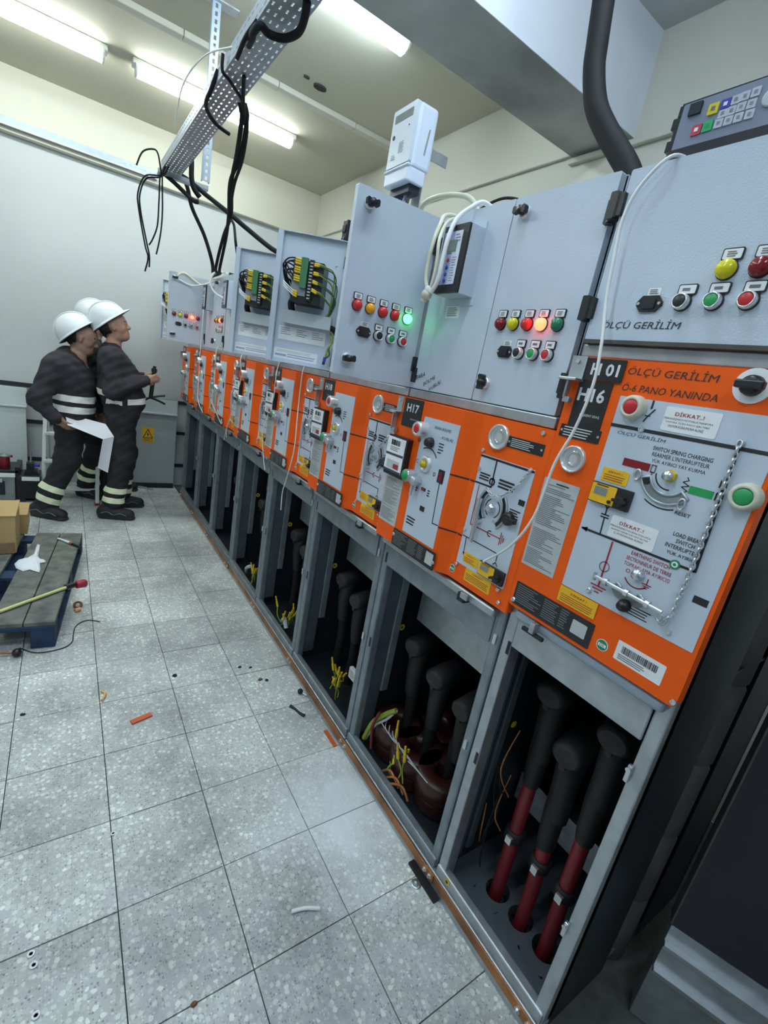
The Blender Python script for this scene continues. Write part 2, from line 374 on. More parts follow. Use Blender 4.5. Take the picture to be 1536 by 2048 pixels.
# ------------------------------------------------------------------ ceiling light fixtures
FL = ['long ceiling light behind the perforated tray, near the far wall','ceiling light at the far left, cut off by the edge of the photo',
      'ceiling light at the top middle, beside the concrete beam','ceiling light over the left part of the room behind the beam',
      'ceiling light in the near bay between beam and camera','ceiling light in the near bay, far left of the camera','ceiling light above and behind the camera']
def light_fixture(k):
    tub,x0,x1,y=FIXTURES[k]; m='tube_warm' if tub is TUBE_WARM else 'tube_cool'
    t=thing('ceiling_light',FL[k],'light',((x0+x1)/2,y,ZC),'fluorescent ceiling lights')
    MB().box(x0-.03,x1+.03,y-.05,y+.05,ZC-.035,ZC,'aluminium_white').build('base_tray',t,bevel=.006)
    d=MB(); p=[(-.05,0),(-.052,-.02),(-.042,-.045),(-.02,-.058),(.02,-.058),(.042,-.045),(.052,-.02),(.05,0)]
    d.T=frame((x0,y,ZC-.032),(0,-1,0)); d.T=Matrix(((0,0,1,x0),(1,0,0,y),(0,1,0,ZC-.032),(0,0,0,1)))
    d.prism(p,0,x1-x0,m,True); d.build('diffuser',t)
    for xe in (x0-.012,x1):
        e=MB(Matrix(((0,0,1,xe),(1,0,0,y),(0,1,0,ZC-.030),(0,0,0,1)))); e.prism([(a*1.08,b*1.06) for a,b in p],0,.012,'aluminium_white'); e.build('end_cap',t)
for k in range(len(FIXTURES)): light_fixture(k)

# ------------------------------------------------------------------ overhead duct, tray, rails
t=thing('cable_duct','white painted cable duct running across the ceiling behind the hanging rail','duct',(.9,3.77,ZC))
for x in np.arange(-2.4,2.2,.6): MB().box(x,x+.597,3.735,3.805,ZC-.035,ZC,'upper_wall').build('duct_cover',t,bevel=.004)
def perf_strip(m, P0, du, dv, n, L, wv, th, mt, slot, rows):
    # sheet with real punched slots: a ladder of small rectangles around each hole
    pass
tx0,tx1,ty0,ty1,tz = .452,.552,.55,3.36,2.462
t=thing('cable_tray','perforated galvanised cable tray hanging lengthwise above the switchgear row','cable tray',(.5,1.9,tz))
def punched(m, a0,a1,b0,b1,na,nb,ha,hb,mt,h0,h1):
    # rectangle a0..a1 x b0..b1 with na x nb rectangular holes; h0,h1 = the two faces
    ca=(a1-a0)/na; cb=(b1-b0)/nb
    for i in range(na):
        for j in range(nb):
            x=a0+ca*i; y=b0+cb*j; mx=ca*(1-ha)/2; my=cb*(1-hb)/2; sh=0
            o=[(x,y),(x+ca,y),(x+ca,y+cb),(x,y+cb)]; q=[(x+mx,y+my),(x+ca-mx,y+my),(x+ca-mx,y+cb-my),(x+mx,y+cb-my)]
            v=[(*p,h1) for p in o]+[(*p,h1) for p in q]+[(*p,h0) for p in o]+[(*p,h0) for p in q]
            f=[]
            for e in range(4):
                g=(e+1)%4; f+= [(e,g,4+g,4+e),(8+g,8+e,12+e,12+g),(4+e,4+g,12+g,12+e)]
            m.add(v,f,mt)
m=MB(Matrix(((1,0,0,0),(0,1,0,0),(0,0,1,0),(0,0,0,1)))); punched(m,tx0,tx1,ty0,ty1,5,74,.26,.42,'galvanised',tz,tz+.0015); m.build('tray_bottom',t)
for x in (tx0,tx1-.0015):
    m=MB(Matrix(((0,0,1,x),(1,0,0,0),(0,1,0,0),(0,0,0,1)))); punched(m,ty0,ty1,tz,tz+.05,74,2,.55,.22,'rail_white',0,.0015); m.build('tray_side',t)
t=thing('hanging_rail','slotted steel rail hanging from the ceiling beside the end of the cable tray','rail',(.685,3.32,ZC))
m=MB(Matrix(((1,0,0,0),(0,0,-1,3.315),(0,1,0,0),(0,0,0,1)))); punched(m,.667,.705,2.48,ZC-.006,1,24,.35,.55,'rail_white',-.002,.002); m.build('slotted_web',t)
MB().box(.664,.668,3.315,3.345,2.48,ZC,'rail_white').box(.704,.708,3.315,3.345,2.48,ZC,'rail_white').build('flange',t)
MB().box(.63,.80,3.29,3.36,ZC-.006,ZC,'galvanised').build('ceiling_plate',t)
m=MB().box(.43,.70,3.30,3.312,2.435,2.458,'galvanised').box(.43,.70,3.30,3.34,2.433,2.437,'galvanised'); m.build('support_arm',t)
t=thing('wall_rail','galvanised angle rail fixed along the far wall at beam height','rail',(-.4,5.4,2.93))
m=MB().box(-2.4,.70,5.405,5.42,2.925,2.985,'rail_white').box(-2.4,.70,5.37,5.42,2.918,2.925,'galvanised'); m.build('angle',t)
m=MB(Matrix(((1,0,0,0),(0,0,-1,5.404),(0,1,0,0),(0,0,0,1)))); punched(m,.42,.70,2.935,2.975,7,1,.4,.25,'rail_white',0,.003); m.build('slotted_end',t)
# ------------------------------------------------------------------ base channel and copper earth bar
t=thing('base_channel','galvanised floor channel running under the fronts of all the cubicles','channel',(1.0,2.67,0))
for y0,y1 in ((.275,1.33),(1.333,2.57),(2.573,3.81),(3.813,5.055)):
    MB().box(.984,1.03,y0,y1,0,.062,'galvanised').build('channel_section',t,bevel=.004)
t=thing('copper_bar','flat oxidised copper earth bar bolted along the front of the floor channel','busbar',(.98,2.67,.04))
for y0,y1 in ((.265,.74),(.70,1.95),(1.90,3.20),(3.15,4.40),(4.35,5.03)):
    k=.0 if y0 in (.265,1.90,4.35) else .004
    MB().box(.980-k,.984-k,y0,y1,.028,.061,'copper').build('bar_section',t,bevel=.001)
b0=None
for y in (.30,.335,.715,.74,1.31,1.345,1.93,1.96,2.54,2.60,3.17,3.23,3.8,3.86,4.37,4.42,4.98):
    if b0 is None: b0=MB(Matrix.Translation((.974,2.67,.045))).lathe([(.009,.006),(.009,0),(.005,0),(.005,-.006)][::-1],(0,0,0),(1,0,0),'bright_zinc',6,smooth=False).build('bolt',t); o=b0
    else: o=b0.copy(); C.objects.link(o)
    o.location=(0,y-2.67,0)
# ------------------------------------------------------------------ one circuit-breaker cubicle (copied along the row)
KL,KR,K6=.937/.985,.970/.985,.970/.985
TL=frame((.937,0,0),(0,-1,0)); TR=frame((.970,0,0),(0,-1,0)); T6=TR; T1=frame((1.0,0,0),(0,-1,0))
def q_(k): return lambda y,z: (-y*k, 1.57+(z-1.57)*k)
L_,R_=q_(KL),q_(KR)
def screw_mesh(M, r=.007, mt='bright_zinc'): return MB(M).lathe([(r,0),(r,.003),(r*.8,.005),(r*.45,.005),(r*.4,.003)],(0,0,0),(0,0,1),mt,12,smooth=False)
def place(T,a,b,h=0): return T@Matrix.Translation((a,b,h))
PITCH=.62
def frame_parts(t,y0,y1,xb=1.75):
    for a in (y0+.003,y1-.037):
        MB().box(.998,1.04,a,a+.034,.062,1.03,'galvanised_mid').build('post',t,bevel=.009,seg=3)
    MB().box(.990,1.022,y0+.006,y1-.006,.062,.100,'galvanised_mid').build('sill',t,bevel=.006,seg=2)
    MB().box(.994,1.004,y0+.038,y1-.038,.905,.992,'galvanised_mid').build('crossbar',t,bevel=.003)
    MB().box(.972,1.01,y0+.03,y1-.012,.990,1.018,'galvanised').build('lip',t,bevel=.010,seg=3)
    for a in (y0+.002,y1-.004): 
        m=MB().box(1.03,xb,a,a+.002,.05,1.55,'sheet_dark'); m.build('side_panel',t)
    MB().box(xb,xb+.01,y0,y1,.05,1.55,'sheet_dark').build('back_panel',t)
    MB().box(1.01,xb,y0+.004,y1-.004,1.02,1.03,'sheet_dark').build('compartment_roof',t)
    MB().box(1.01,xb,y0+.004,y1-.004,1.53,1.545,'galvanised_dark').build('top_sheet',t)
    for z in (.93,.56):
        MB().box(.990,.998,y0+.012,y0+.024,z-.016,z+.016,'bright_zinc').build('latch_tab',t,bevel=.002)
        MB().box(.9972,.9985,y1-.034,y1-.024,z-.02,z+.02,'void_black').build('latch_slot',t)
y0,y1=.714,1.334
CB=thing('switchgear_cubicle','orange-fronted switchgear cubicle marked H17','switchgear',(1.0,y0+.31,0),'circuit breaker cubicles')
t=CB; frame_parts(t,y0,y1)
MB().box(1.03,1.10,y1-.030,y1-.006,.10,1.0,'galvanised_dark').build('inner_stile',t,bevel=.004)
MB().box(1.10,1.135,y1-.036,y1-.006,.30,.86,'galvanised_mid').build('side_channel',t,bevel=.003)
MB().box(1.20,1.206,y0+.02,y1-.05,.645,.93,'galvanised').build('inner_plate',t)
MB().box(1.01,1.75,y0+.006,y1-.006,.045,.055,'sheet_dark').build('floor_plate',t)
# folded orange cover: left half stands proud, a slanted fold, right half set back
prof=[(.704,1.0),(.704,.970),(.945,.970),(.992,.937),(1.3225,.937),(1.3225,1.0)]
m=MB(Matrix(((0,-1,0,0),(1,0,0,0),(0,0,1,0),(0,0,0,1)))); m.T=Matrix(((0,1,0,0),(1,0,0,0),(0,0,1,0),(0,0,0,1)))
m.prism(prof,1.030,1.525,'orange_paint'); m.F=[f[::-1] for f in m.F]; cover=m.build('front_cover',t,bevel=.006,seg=3)
MB().box(.978,1.0,y0+.006,y1-.004,1.527,1.555,'galvanised').build('top_rail',t,bevel=.003)
# left mimic plate
a0,a1,b0,b1=-1.227*KL,-1.050*KL,L_(0,1.071)[1],L_(0,1.476)[1]
m=MB(TL).rrect(a0,a1,b0,b1,.002,0,.0015,'mimic_plate')
h=.0015
m.text('O',L_(1.235,1.395)[0]+.004,L_(1.235,1.395)[1],h,'print_black',height=.014)
m.lines(*[L_(1.128,0)[0],L_(1.100,0)[0]],L_(0,1.372)[1],L_(0,1.41)[1],4,'print_black',h,.4)
m.lines(L_(1.215,0)[0],L_(1.160,0)[0],L_(0,1.103)[1],L_(0,1.135)[1],3,'print_black',h,.5)
c=L_(1.172,1.326); m.arc(c[0],c[1],.052,35,120,.004,'print_black',h); m.text('C',c[0]-.045,c[1],h,'print_black',height=.012); m.text('D',c[0]+.05,c[1]-.02,h,'print_black',height=.012)
m.lines(L_(1.20,0)[0],L_(1.185,0)[0],L_(0,1.225)[1],L_(0,1.25)[1],3,'print_black',h); m.lines(L_(1.135,0)[0],L_(1.12,0)[0],L_(0,1.225)[1],L_(0,1.25)[1],3,'print_black',h)
m.stroke([L_(1.087,1.29),L_(1.08,1.151),L_(1.052,1.153)],.0035,'print_black',h)
m.build('mimic_plate',t)
# mimic lines printed across the fold
def onfold(pts,w=.005):
    m=MB()
    def P(y,z,e=.0008):
        x=.970 if y<=.945 else (.937 if y>=.992 else .970-(y-.945)/.047*.033)
        return Vector((x-e,y,z))
    for (a,b),(c,d) in zip(pts,pts[1:]):
        hw=w/2; v=[P(a,b-hw),P(a,b+hw),P(c,d+hw),P(c,d-hw)]; m.add(v,[(0,1,2,3)],'print_black')
    m.build('mimic_line',t)
onfold([(1.036,1.336),(.992,1.337),(.945,1.336),(.925,1.336)]); onfold([(1.006,1.170),(.992,1.170),(.945,1.169),(.925,1.168)])
MB(TL).rrect(-1.10*KL,-1.072*KL,L_(0,1.285)[1],L_(0,1.328)[1],.002,0,.004,'black_plastic').rrect(-1.094*KL,-1.08*KL,L_(0,1.292)[1],L_(0,1.32)[1],.001,.004,.0045,'lens_dark_red').build('indicator_window',t)
for y,z,w,hh in ((1.144,1.179,.022,.016),(1.158,1.243,.022,.010)):
    a,b=L_(y,z); m=MB(TL).rrect(a-w/2,a+w/2,b-hh/2,b+hh/2,.001,.0015,.003,'black_plastic')
    if z>1.2: m.flat([(a-.009,b-.003),(a+.004,b-.003),(a+.004,b+.003),(a-.009,b+.003)],'lens_red',.003)
    m.build('counter_window',t)
a,b=L_(1.215,1.433)
MB(place(TL,a,b)).lathe([(.024,0),(.024,.03),(.021,.036),(.014,.036),(.013,.032)],mt='button_ring').lathe([(.0135,.030),(.0135,.036),(.010,.038),(0,.038)],mt='button_red').build('push_button',t)
a,b=L_(1.169,1.399)
MB(place(TL,a,b)).lathe([(.017,0),(.016,.010),(.012,.022),(0,.023)],mt='black_plastic').box(-.004,.022,-.005,.005,.010,.022,'black_plastic').build('selector_knob',t,bevel=.002)
a,b=L_(1.172,1.326)
MB(place(TL,a,b)).lathe([(.027,0),(.027,.008),(.022,.012),(.016,.012),(.015,.006),(0,.006)],mt='button_ring',n=24).lathe([(.012,.006),(.011,.018),(0,.019)],mt='ferrule_yellow').build('key_dial',t)
a,b=L_(1.225,1.272)
MB(place(TL,a,b)).lathe([(.021,0),(.021,.034),(.018,.038)],mt='glass_port').lathe([(.0175,.034),(.016,.040),(0,.041)],mt='button_green').build('push_button',t)
a,b=L_(1.19,1.262)
MB(place(TL,a,b)).lathe([(.016,0),(.015,.03),(.009,.034),(0,.034)],mt='glass_port').box(-.012,-.002,-.05,-.005,.018,.024,'bright_zinc').box(.002,.010,-.045,-.005,.016,.020,'bright_zinc').build('spring_handle',t,bevel=.002)
# number plate, rating plate, sheet
def number_plate(t,txt,off=0):
    a0,a1=-1.352*KL,-1.246*KL; b0,b1=L_(0,1.426)[1],L_(0,1.522)[1]; dy=-off
    m=MB(TL).rrect(a0+dy,a1+dy,b0,b1,.001,0,.002,'label_black')
    m.text(txt,(a0+a1)/2+dy,b1-.030,.002,'print_white',height=.027,width=.064)
    m.text('BAŞKENT EDAŞ',(a0+a1)/2+.018+dy,b0+.026,.002,'print_white',width=.045,height=.005)
    return m.build('number_plate',t)
a0,a1,b0,b1=-1.273*KL,-1.029*KL,L_(0,1.002)[1],L_(0,1.064)[1]
m=MB(TL).rrect(a0,a1,b0,b1,.004,.0015,.0035,'label_black'); w=a1-a0
m.lines(a0+.006,a0+w*.36,b0+.006,b1-.004,9,'print_grey',.0035,.45,.5); m.lines(a0+w*.38,a0+w*.60,b0+.006,b1-.004,9,'print_grey',.0035,.45,.3); m.lines(a0+w*.62,a0+w*.76,b0+.01,b1-.006,7,'print_grey',.0035,.45,.3)
m.rrect(a1-.044,a1-.008,b0+.012,b1-.008,.002,.0035,.0042,'label_grey')
m.build('rating_plate',t)
a0,a1,b0,b1=-1.385*KL,-1.275*KL,L_(0,1.064)[1],L_(0,1.238)[1]
m=MB(TL).rrect(a0+.002,a1,b0,b1,.001,0,.001,'label_grey'); m.lines(a0+.008,a1-.006,b0+.008,b1-.006,34,'print_grey',.001,.38,.5,gap=.12); m.build('instruction_sheet',t)
# hasp bracket at the upper left corner
a,b=L_(1.375,1.50)
m=MB(TL).rrect(a-.018,a+.012,b-.028,b+.022,.001,0,.003,'galvanised').box(a-.018,a+.016,b-.034,b-.028,0,.030,'bright_zinc').box(a-.010,a-.006,b-.09,b-.028,.0,.022,'galvanised').box(a-.010,a+.010,b-.10,b-.085,.004,.018,'galvanised').lathe([(.005,.003),(.005,.007)],(a-.004,b+.008,0),(0,0,1),'bright_zinc',8)
m.build('hasp_bracket',t,bevel=.0015)
# porthole and caution plate
a,b=R_(.888,1.474)
m=MB(place(TR,a,b)).lathe([(.034,0),(.034,.009),(.030,.010),(.0285,.003)],mt='button_ring',n=28).lathe([(.0288,.0020),(.022,.0022),(.020,.0045),(.013,.0045),(.012,.0022),(.006,.0022),(0,.003)],mt='glass_port',n=28); m.build('porthole',t)
a0,a1,b0,b1=-.855*KR,-.735*KR,R_(0,1.455)[1],R_(0,1.485)[1]
m=MB(TR).rrect(a0,a1,b0,b1,.001,0,.0015,'label_black'); m.lines(a0+.012,a1-.03,b0+.003,b1-.003,5,'print_white',.0015,.35,.3)
for a in (a0+.006,a1-.006): m.lathe([(.003,.0015),(.003,.003)],(a,(b0+b1)/2,0),(0,0,1),'bright_zinc',8)
m.build('caution_plate',t)
# right mimic plate
a0,a1,b0,b1=-.937*KR,-.743*KR,R_(0,1.080)[1],R_(0,1.417)[1]
m=MB(TR).rrect(a0,a1,b0,b1,.001,0,.0015,'mimic_plate')
P=R_
m.stroke([P(.936,1.412),P(.745,1.412)],.006,'print_black',h); m.stroke([P(.875,1.412),P(.873,1.335)],.005,'print_black',h); m.stroke([P(.935,1.334),P(.873,1.335)],.005,'print_black',h)
c=P(.874,1.350); m.arc(c[0],c[1],.009,-60,240,.005,'print_black',h,n=8)
m.stroke([P(.918,1.329),P(.916,1.209),P(.796,1.209)],.003,'print_red',h)
for i,l in enumerate((.018,.012,.006)): m.stroke([P(.796-i*.006,1.209-l),P(.796-i*.006,1.209+l)],.003,'print_red',h)
c=P(.836,1.209); m.arc(c[0],c[1],.008,60,300,.003,'print_black',h,n=8)
m.stroke([P(.935,1.167),P(.919,1.167),P(.79,1.166),P(.79,1.145)],.003,'print_black',h); m.stroke([P(.919,1.167),P(.915,1.118)],.003,'print_black',h)
a,b=P(.915,1.116); m.flat([(a,b-.006),(a+.005,b+.004),(a-.005,b+.004)],'print_black',h)
a,b=P(.79,1.140); m.stroke([(a-.008,b-.008),(a,b),(a+.008,b-.008)],.003,'print_black',h)
m.lines(P(.925,0)[0],P(.885,0)[0],P(0,1.345)[1],P(0,1.368)[1],3,'print_black',h,.6,.1); m.lines(P(.850,0)[0],P(.790,0)[0],P(0,1.340)[1],P(0,1.368)[1],3,'print_black',h,.6,.1); m.lines(P(.790,0)[0],P(.752,0)[0],P(0,1.275)[1],P(0,1.302)[1],4,'print_black',h,.5,.3)
c=P(.849,1.280); m.arc(c[0],c[1],.026,120,240,.003,'print_black',h); m.arc(c[0],c[1],.026,-60,60,.003,'print_black',h); m.text('O',c[0]-.02,c[1]-.033,h,'print_black',height=.007); m.text('O',c[0]+.014,c[1]-.033,h,'print_red',height=.007)
m.rrect(*[P(.768,0)[0],P(.748,0)[0]],P(0,1.318)[1],P(0,1.333)[1],.001,h,h+.001,'label_black')
m.build('mimic_plate',t)
# recessed slots, earthing shaft, lever, knob
c=P(.849,1.280)
m=MB(place(TR,c[0],c[1])); 
for s,t0,t1 in ((1,125,230),(-1,-55,50)):
    o=[];i_=[]
    for k in range(9):
        q=math.radians(t0+(t1-t0)*k/8); o.append((.052*math.cos(q),.058*math.sin(q))); i_.append((.036*math.cos(q),.044*math.sin(q)))
    m.flat(o+i_[::-1],'sheet_dark',.0016,.0004)
    m.tube([(x*1.0,y,.004) for x,y in o],.003,'galvanised',6,2); m.tube([(x,y,.004) for x,y in i_],.003,'galvanised',6,2)
m.build('lever_slot',t)
MB(place(TR,c[0],c[1])).lathe([(.013,.001),(.013,.012),(.009,.018),(.009,.022),(0,.022)],mt='bright_zinc',n=6,smooth=False).build('earthing_shaft',t)
a,b=P(.885,1.242)
MB(place(TR,a,b)).tube([(-.004,.055,.016),(-.003,.02,.018),(.002,-.02,.018),(.0,-.075,.016)],lambda q:.008-.002*q,'bright_zinc',8,4).lathe([(.010,0),(.010,.02)],(0,-.012,0),(0,0,1),'bright_zinc',10).build('locking_lever',t)
a,b=P(.783,1.272)
MB(place(TR,a,b)).lathe([(.018,0),(.018,.012),(.014,.018),(0,.018)],mt='black_plastic').box(-.004,.030,-.006,.006,.006,.020,'black_plastic').build('lock_knob',t,bevel=.002)
def chain(t,pts,T,name='chain',link=.009,r=.0014):
    P=[Vector(p) for p in pts]; D=[0]
    for p,q in zip(P,P[1:]): D.append(D[-1]+(q-p).length)
    m=MB(T); d=0; i=0
    while d<D[-1]-link*.6:
        k=max(j for j in range(len(D)) if D[j]<=d); k=min(k,len(P)-2)
        f_=(d-D[k])/(D[k+1]-D[k]); c=P[k].lerp(P[k+1],f_); u=(P[k+1]-P[k]).normalized(); w=Vector((0,0,1)) if i%2 else u.cross(Vector((0,0,1))).normalized()
        m.tube([c+u*(link*.72*math.cos(q))+w*(link*.40*math.sin(q)) for q in [2*math.pi*j/8 for j in range(8)]],r,'bright_zinc',5,1,True)
        d+=link; i+=1
    return m.build(name,t)
chain(t,[(*P(.757,1.410),.008),(*P(.775,1.372),.010),(*P(.800,1.343),.012),(*P(.826,1.320),.014),(*P(.850,1.316),.016),(*P(.874,1.330),.016),(*P(.885,1.318),.016)],TR)
# yellow labels and voltage detector
a0,a1,b0,b1=-.912*KR,-.850*KR,P(0,1.092)[1],P(0,1.124)[1]
m=MB(TR).rrect(a0,a1,b0,b1,.006,.0015,.0025,'label_yellow'); m.text('DİKKAT..!',(a0+a1)/2,b1-.007,.0025,'print_red',width=.035,height=.005); m.lines(a0+.006,a1-.006,b0+.003,b1-.013,3,'print_red',.0025,.3,.3); m.build('warning_label',t)
a0,a1,b0,b1=-.892*KR,-.786*KR,P(0,1.040)[1],P(0,1.080)[1]
m=MB(TR).rrect(a0,a1,b0,b1,.001,0,.001,'label_yellow'); m.text('DİKKAT !',(a0+a1)/2,b1-.008,.001,'print_red',width=.042,height=.006); m.lines(a0+.006,a1-.006,b0+.004,b1-.014,4,'print_red',.001,.3,.15); m.build('warning_label',t)
def voltage_detector(t,T,a0,a1,b0,b1):
    m=MB(T).rrect(a0,a1,b0,b1,.002,0,.010,'label_black').rrect(a0+.001,a0+(a1-a0)*.64,b0+.002,b1-.002,.002,.010,.011,'label_yellow')
    w=a1-a0; hh=b1-b0
    m.rrect(a0+w*.10,a0+w*.42,b0+hh*.42,b0+hh*.80,.001,.011,.012,'lcd'); m.lines(a0+w*.12,a0+w*.45,b1-hh*.15,b1-hh*.06,1,'print_black',.011,.6,.1)
    m.lathe([(hh*.09,.011),(hh*.09,.014)],(a0+w*.54,b0+hh*.22,0),(0,0,1),'sheet_dark',10)
    m.lathe([(hh*.30,.010),(hh*.26,.020),(0,.022)],(a0+w*.80,b0+hh*.42,0),(0,0,1),'black_plastic',8,smooth=False).box(a0+w*.66,a0+w*.96,b0+hh*.36,b0+hh*.50,.018,.026,'black_plastic')
    return m.build('voltage_detector',t)
voltage_detector(t,TR,-.840*KR,-.745*KR,P(0,1.087)[1],P(0,1.127)[1])
a,b=R_(.958,1.051)
def quality_sticker(t,T,a,b,r):
    m=MB(place(T,a,b)).lathe([(r,0),(r,.0008)],mt='label_white',n=20).lathe([(r*.88,.0008),(r*.88,.0012)],mt='sticker_green',n=20); m.flat([(-r*.7,-r*.28),(r*.7,-r*.28),(r*.7,r*.28),(-r*.7,r*.28)],'label_white',.0012); m.text('OK',0,0,.0014,'sticker_green',height=r*.42); return m.build('quality_sticker',t)
a=-.945+.012; quality_sticker(t,TR,a,P(0,1.051)[1],.012)
s0=None
for T,k,pts in ((TR,KR,[(.749,1.512),(.935,1.427),(.758,1.073),(.745,1.025+.015),(.933,1.073),(.939-.008,1.374),(.932,1.186),(.757,1.415)]),(TL,KL,[(1.268,1.04),(1.035,1.03)])):
    for y,z in pts:
        a,b=(-y*k,1.57+(z-1.57)*k)
        if s0 is None: s0=screw_mesh(place(T,a,b,.001),.006).build('screw',t); s0p=T@Vector((a,b,0))
        else:
            o=s0.copy(); C.objects.link(o); o.location=(T@Vector((a,b,0)))-s0p
# hook on the lip
MB().box(.955,.985,.845,.875,.985,1.012,'sheet_dark').box(.950,.96,.83,.86,1.0,1.02,'galvanised').build('door_hook',t,bevel=.003)
# ------------------------------------------------------------------ cable compartments
def termination(t,x,y,z,zb,yb,xb,red_from=None,cap=True):
    # elbow plug: round dusty cap facing the room, black body sloping down into the cable
    m=MB(); m.lathe([(.040,-.015),(.046,-.010),(.048,.06),(.044,.12),(.040,.25)],(x,y,z),(1,.12,.05),'rubber',18,sx=1,sy=.85)
    m.tube([(x+.05,y,z+.01),(x+.035,y,z-.05),(x+.02+(xb-x)*.3,y+(yb-y)*.3,z-.12),(x+.02+(xb-x)*.55,y+(yb-y)*.55,z-.22)],lambda q:.044-.014*q,'rubber',14,5)
    o=m.build('cable_plug',t)
    c=MB(); c.lathe([(.034,-.022),(.040,-.018),(.042,-.012)],(x,y,z),(1,.12,.05),'rubber_dusty',18,sx=1.0,sy=.82); c.lathe([(.010,0),(.010,.02)],(x-.014,y+.002,z-.04),(1,0,0),'rubber_dusty',10); c.build('plug_cap',t)
# contents shared by every circuit breaker bay
t=CB
for (y,z) in ((1.215,.56),(1.06,.52),(.90,.50)): termination(t,1.16,y,z,.12,y-.02,1.18)
for y in (1.20,1.06,.92):
    MB().tube([(1.19,y,.34),(1.19,y-.01,.20),(1.18,y-.01,.05)],.024,'cable_jacket',12,4).build('power_cable',t)
# ------------------------------------------------------------------ copy the breaker cubicle along the row
NUM=['H17','H18','H19','H20','H21','H22','H23']
WHERE=['second of the row','third of the row, under the open doors','fourth, with a cord hanging past its plate','fifth counted from the camera, just past the H19 one','sixth counted from the camera','seventh counted from the camera','last of the row, nearest the workers']
CUB=[CB]
for k in range(1,7): 
    c=copy_tree(CB,(0,PITCH*k,0)); CUB.append(c)
for k,c in enumerate(CUB):
    OFF[c.name]=Vector(c.location)
    c['label']=('orange switchgear cubicle with black plate %s, '%NUM[k] if k<3 else 'orange switchgear cubicle, ')+WHERE[k]
    # plate is modelled at the place of the first cubicle and shifted
    m=number_plate(c,NUM[k],PITCH*k)
# things that only some of the cubicles carry
def card(t,k,two=True):
    off=-PITCH*k
    a0,a1,b0,b1=-1.388*KL+off+.01,-1.268*KL+off,L_(0,1.258)[1],L_(0,1.381)[1]
    m=MB(TL).rrect(a0,a1+.004,b0-.012,b1+.006,.004,0,.022,'black_plastic').rrect(a0,a1-.004,b0,b1,.002,.022,.024,'label_white')
    w=a1-a0
    for i in range(26):
        x=a0+.022+i*(w-.05)/26
        if random.random()<.62: m.flat([(x,b1-.026),(x+.0022,b1-.026),(x+.0022,b1-.008),(x,b1-.008)],'print_black',.024)
    m.lines(a0+.02,a1-.02,b1-.046,b1-.030,3,'print_grey',.024,.4,.4)
    m.flat([(a0,b1-.062),(a1-.004,b1-.060),(a1-.004,b1-.052),(a0,b1-.054)],'ink_blue',.024); m.flat([(a0+.014,b0+.012),(a1-.018,b0+.012),(a1-.018,b0+.040),(a0+.014,b0+.040)],'label_grey',.024); m.flat([(a1-.05,b0+.014),(a1-.02,b0+.014),(a1-.02,b0+.03),(a1-.05,b0+.03)],'print_red',.0246); m.flat([(a0,b0),(a1-.004,b0),(a1-.004,b0+.008),(a0,b0+.008)],'ink_blue',.024)
    return m.build('card_holder',t)
for k in range(4): card(CUB[k],k)
m=MB(TL); 
for i,(s,dy,dz) in enumerate((('BARA BÖLME',0,0),('KUBLAJ',-.03,-.028))):
    a,b=L_(1.125+dy,1.452+dz); m.text(s,a,b,.0016,'ink_blue',width=.075 if i==0 else .05,height=.011,slant=.2)
m.build('handwriting',CUB[0])
# ------------------------------------------------------------------ contents only seen in some of the breaker bays
def wire_bundle(t,x,y,z,seed,n=7,s=1.0):
    rnd=random.Random(seed)
    for i in range(n):
        p=Vector((x+rnd.uniform(-.03,.05),y+rnd.uniform(-.06,.06),z+rnd.uniform(-.02,.02)))
        d=Vector((rnd.uniform(-.02,.02),rnd.uniform(-.04,.04),.05+rnd.uniform(0,.05)))*s
        MB().tube([p,p+d*.5+Vector((rnd.uniform(-.015,.015),rnd.uniform(-.02,.02),0)),p+d],.0032,'wire_green_yellow',6,4).cyl(p+d,p+d*1.35,.0065,'ferrule_yellow',n=8).cyl(p+d*1.35,p+d*1.7,.0045,'ferrule_yellow',n=8).build('terminal_wire',t)
t=CUB[0]
for y,x in ((1.20,1.16),(1.06,1.15),(.92,1.17),(1.12,1.32)):
    MB().lathe([(.034,0),(.10,0),(.108,.012),(.108,.07),(.10,.082),(.045,.082),(.034,.06),(.034,0)],(x,y,.13),(0,0,1),'ct_brown',28).lathe([(.085,0),(.092,.01),(.092,.06),(.085,.07)],(x,y,.056),(0,0,1),'ct_brown',24).build('current_transformer',t)
MB().tube([(1.04,1.27,.10),(1.05,1.245,.20),(1.07,1.20,.27),(1.09,1.165,.31)],.011,'wire_green_yellow',8,6).tube([(1.045,1.265,.10),(1.055,1.235,.19),(1.075,1.19,.255),(1.09,1.165,.31)],.006,'cable_grey',8,6).build('earth_lead',t)
MB().tube([(1.045,1.21,.28),(1.035,1.225,.2),(1.03,1.20,.11)],.006,'cable_red',8,6).build('signal_lead',t)
for i in range(9):
    y=.95+.03*i; MB().tube([(1.05+.006*i,y+.05,.225),(1.06,y+.01,.22+.004*(i%3)),(1.07,y-.05,.21)],.0022,'cable_grey',5,4).build('signal_wire',t)
for i in range(3): MB().tube([(1.02,1.10-.03*i,.09),(1.03,1.06-.04*i,.13),(1.035,1.0-.03*i,.10)],.005,'copper',6,5).build('bare_conductor',t)
wire_bundle(t,1.05,1.05,.11,3,8,.95)
for k,z in ((1,.10),(2,.10),(3,.09)):
    c=CUB[k]; wire_bundle(c,1.06,.96+PITCH*k,z,10+k,8,.85)
MB().rrect(0,.05,0,.045,.003,0,.012,'label_white') 
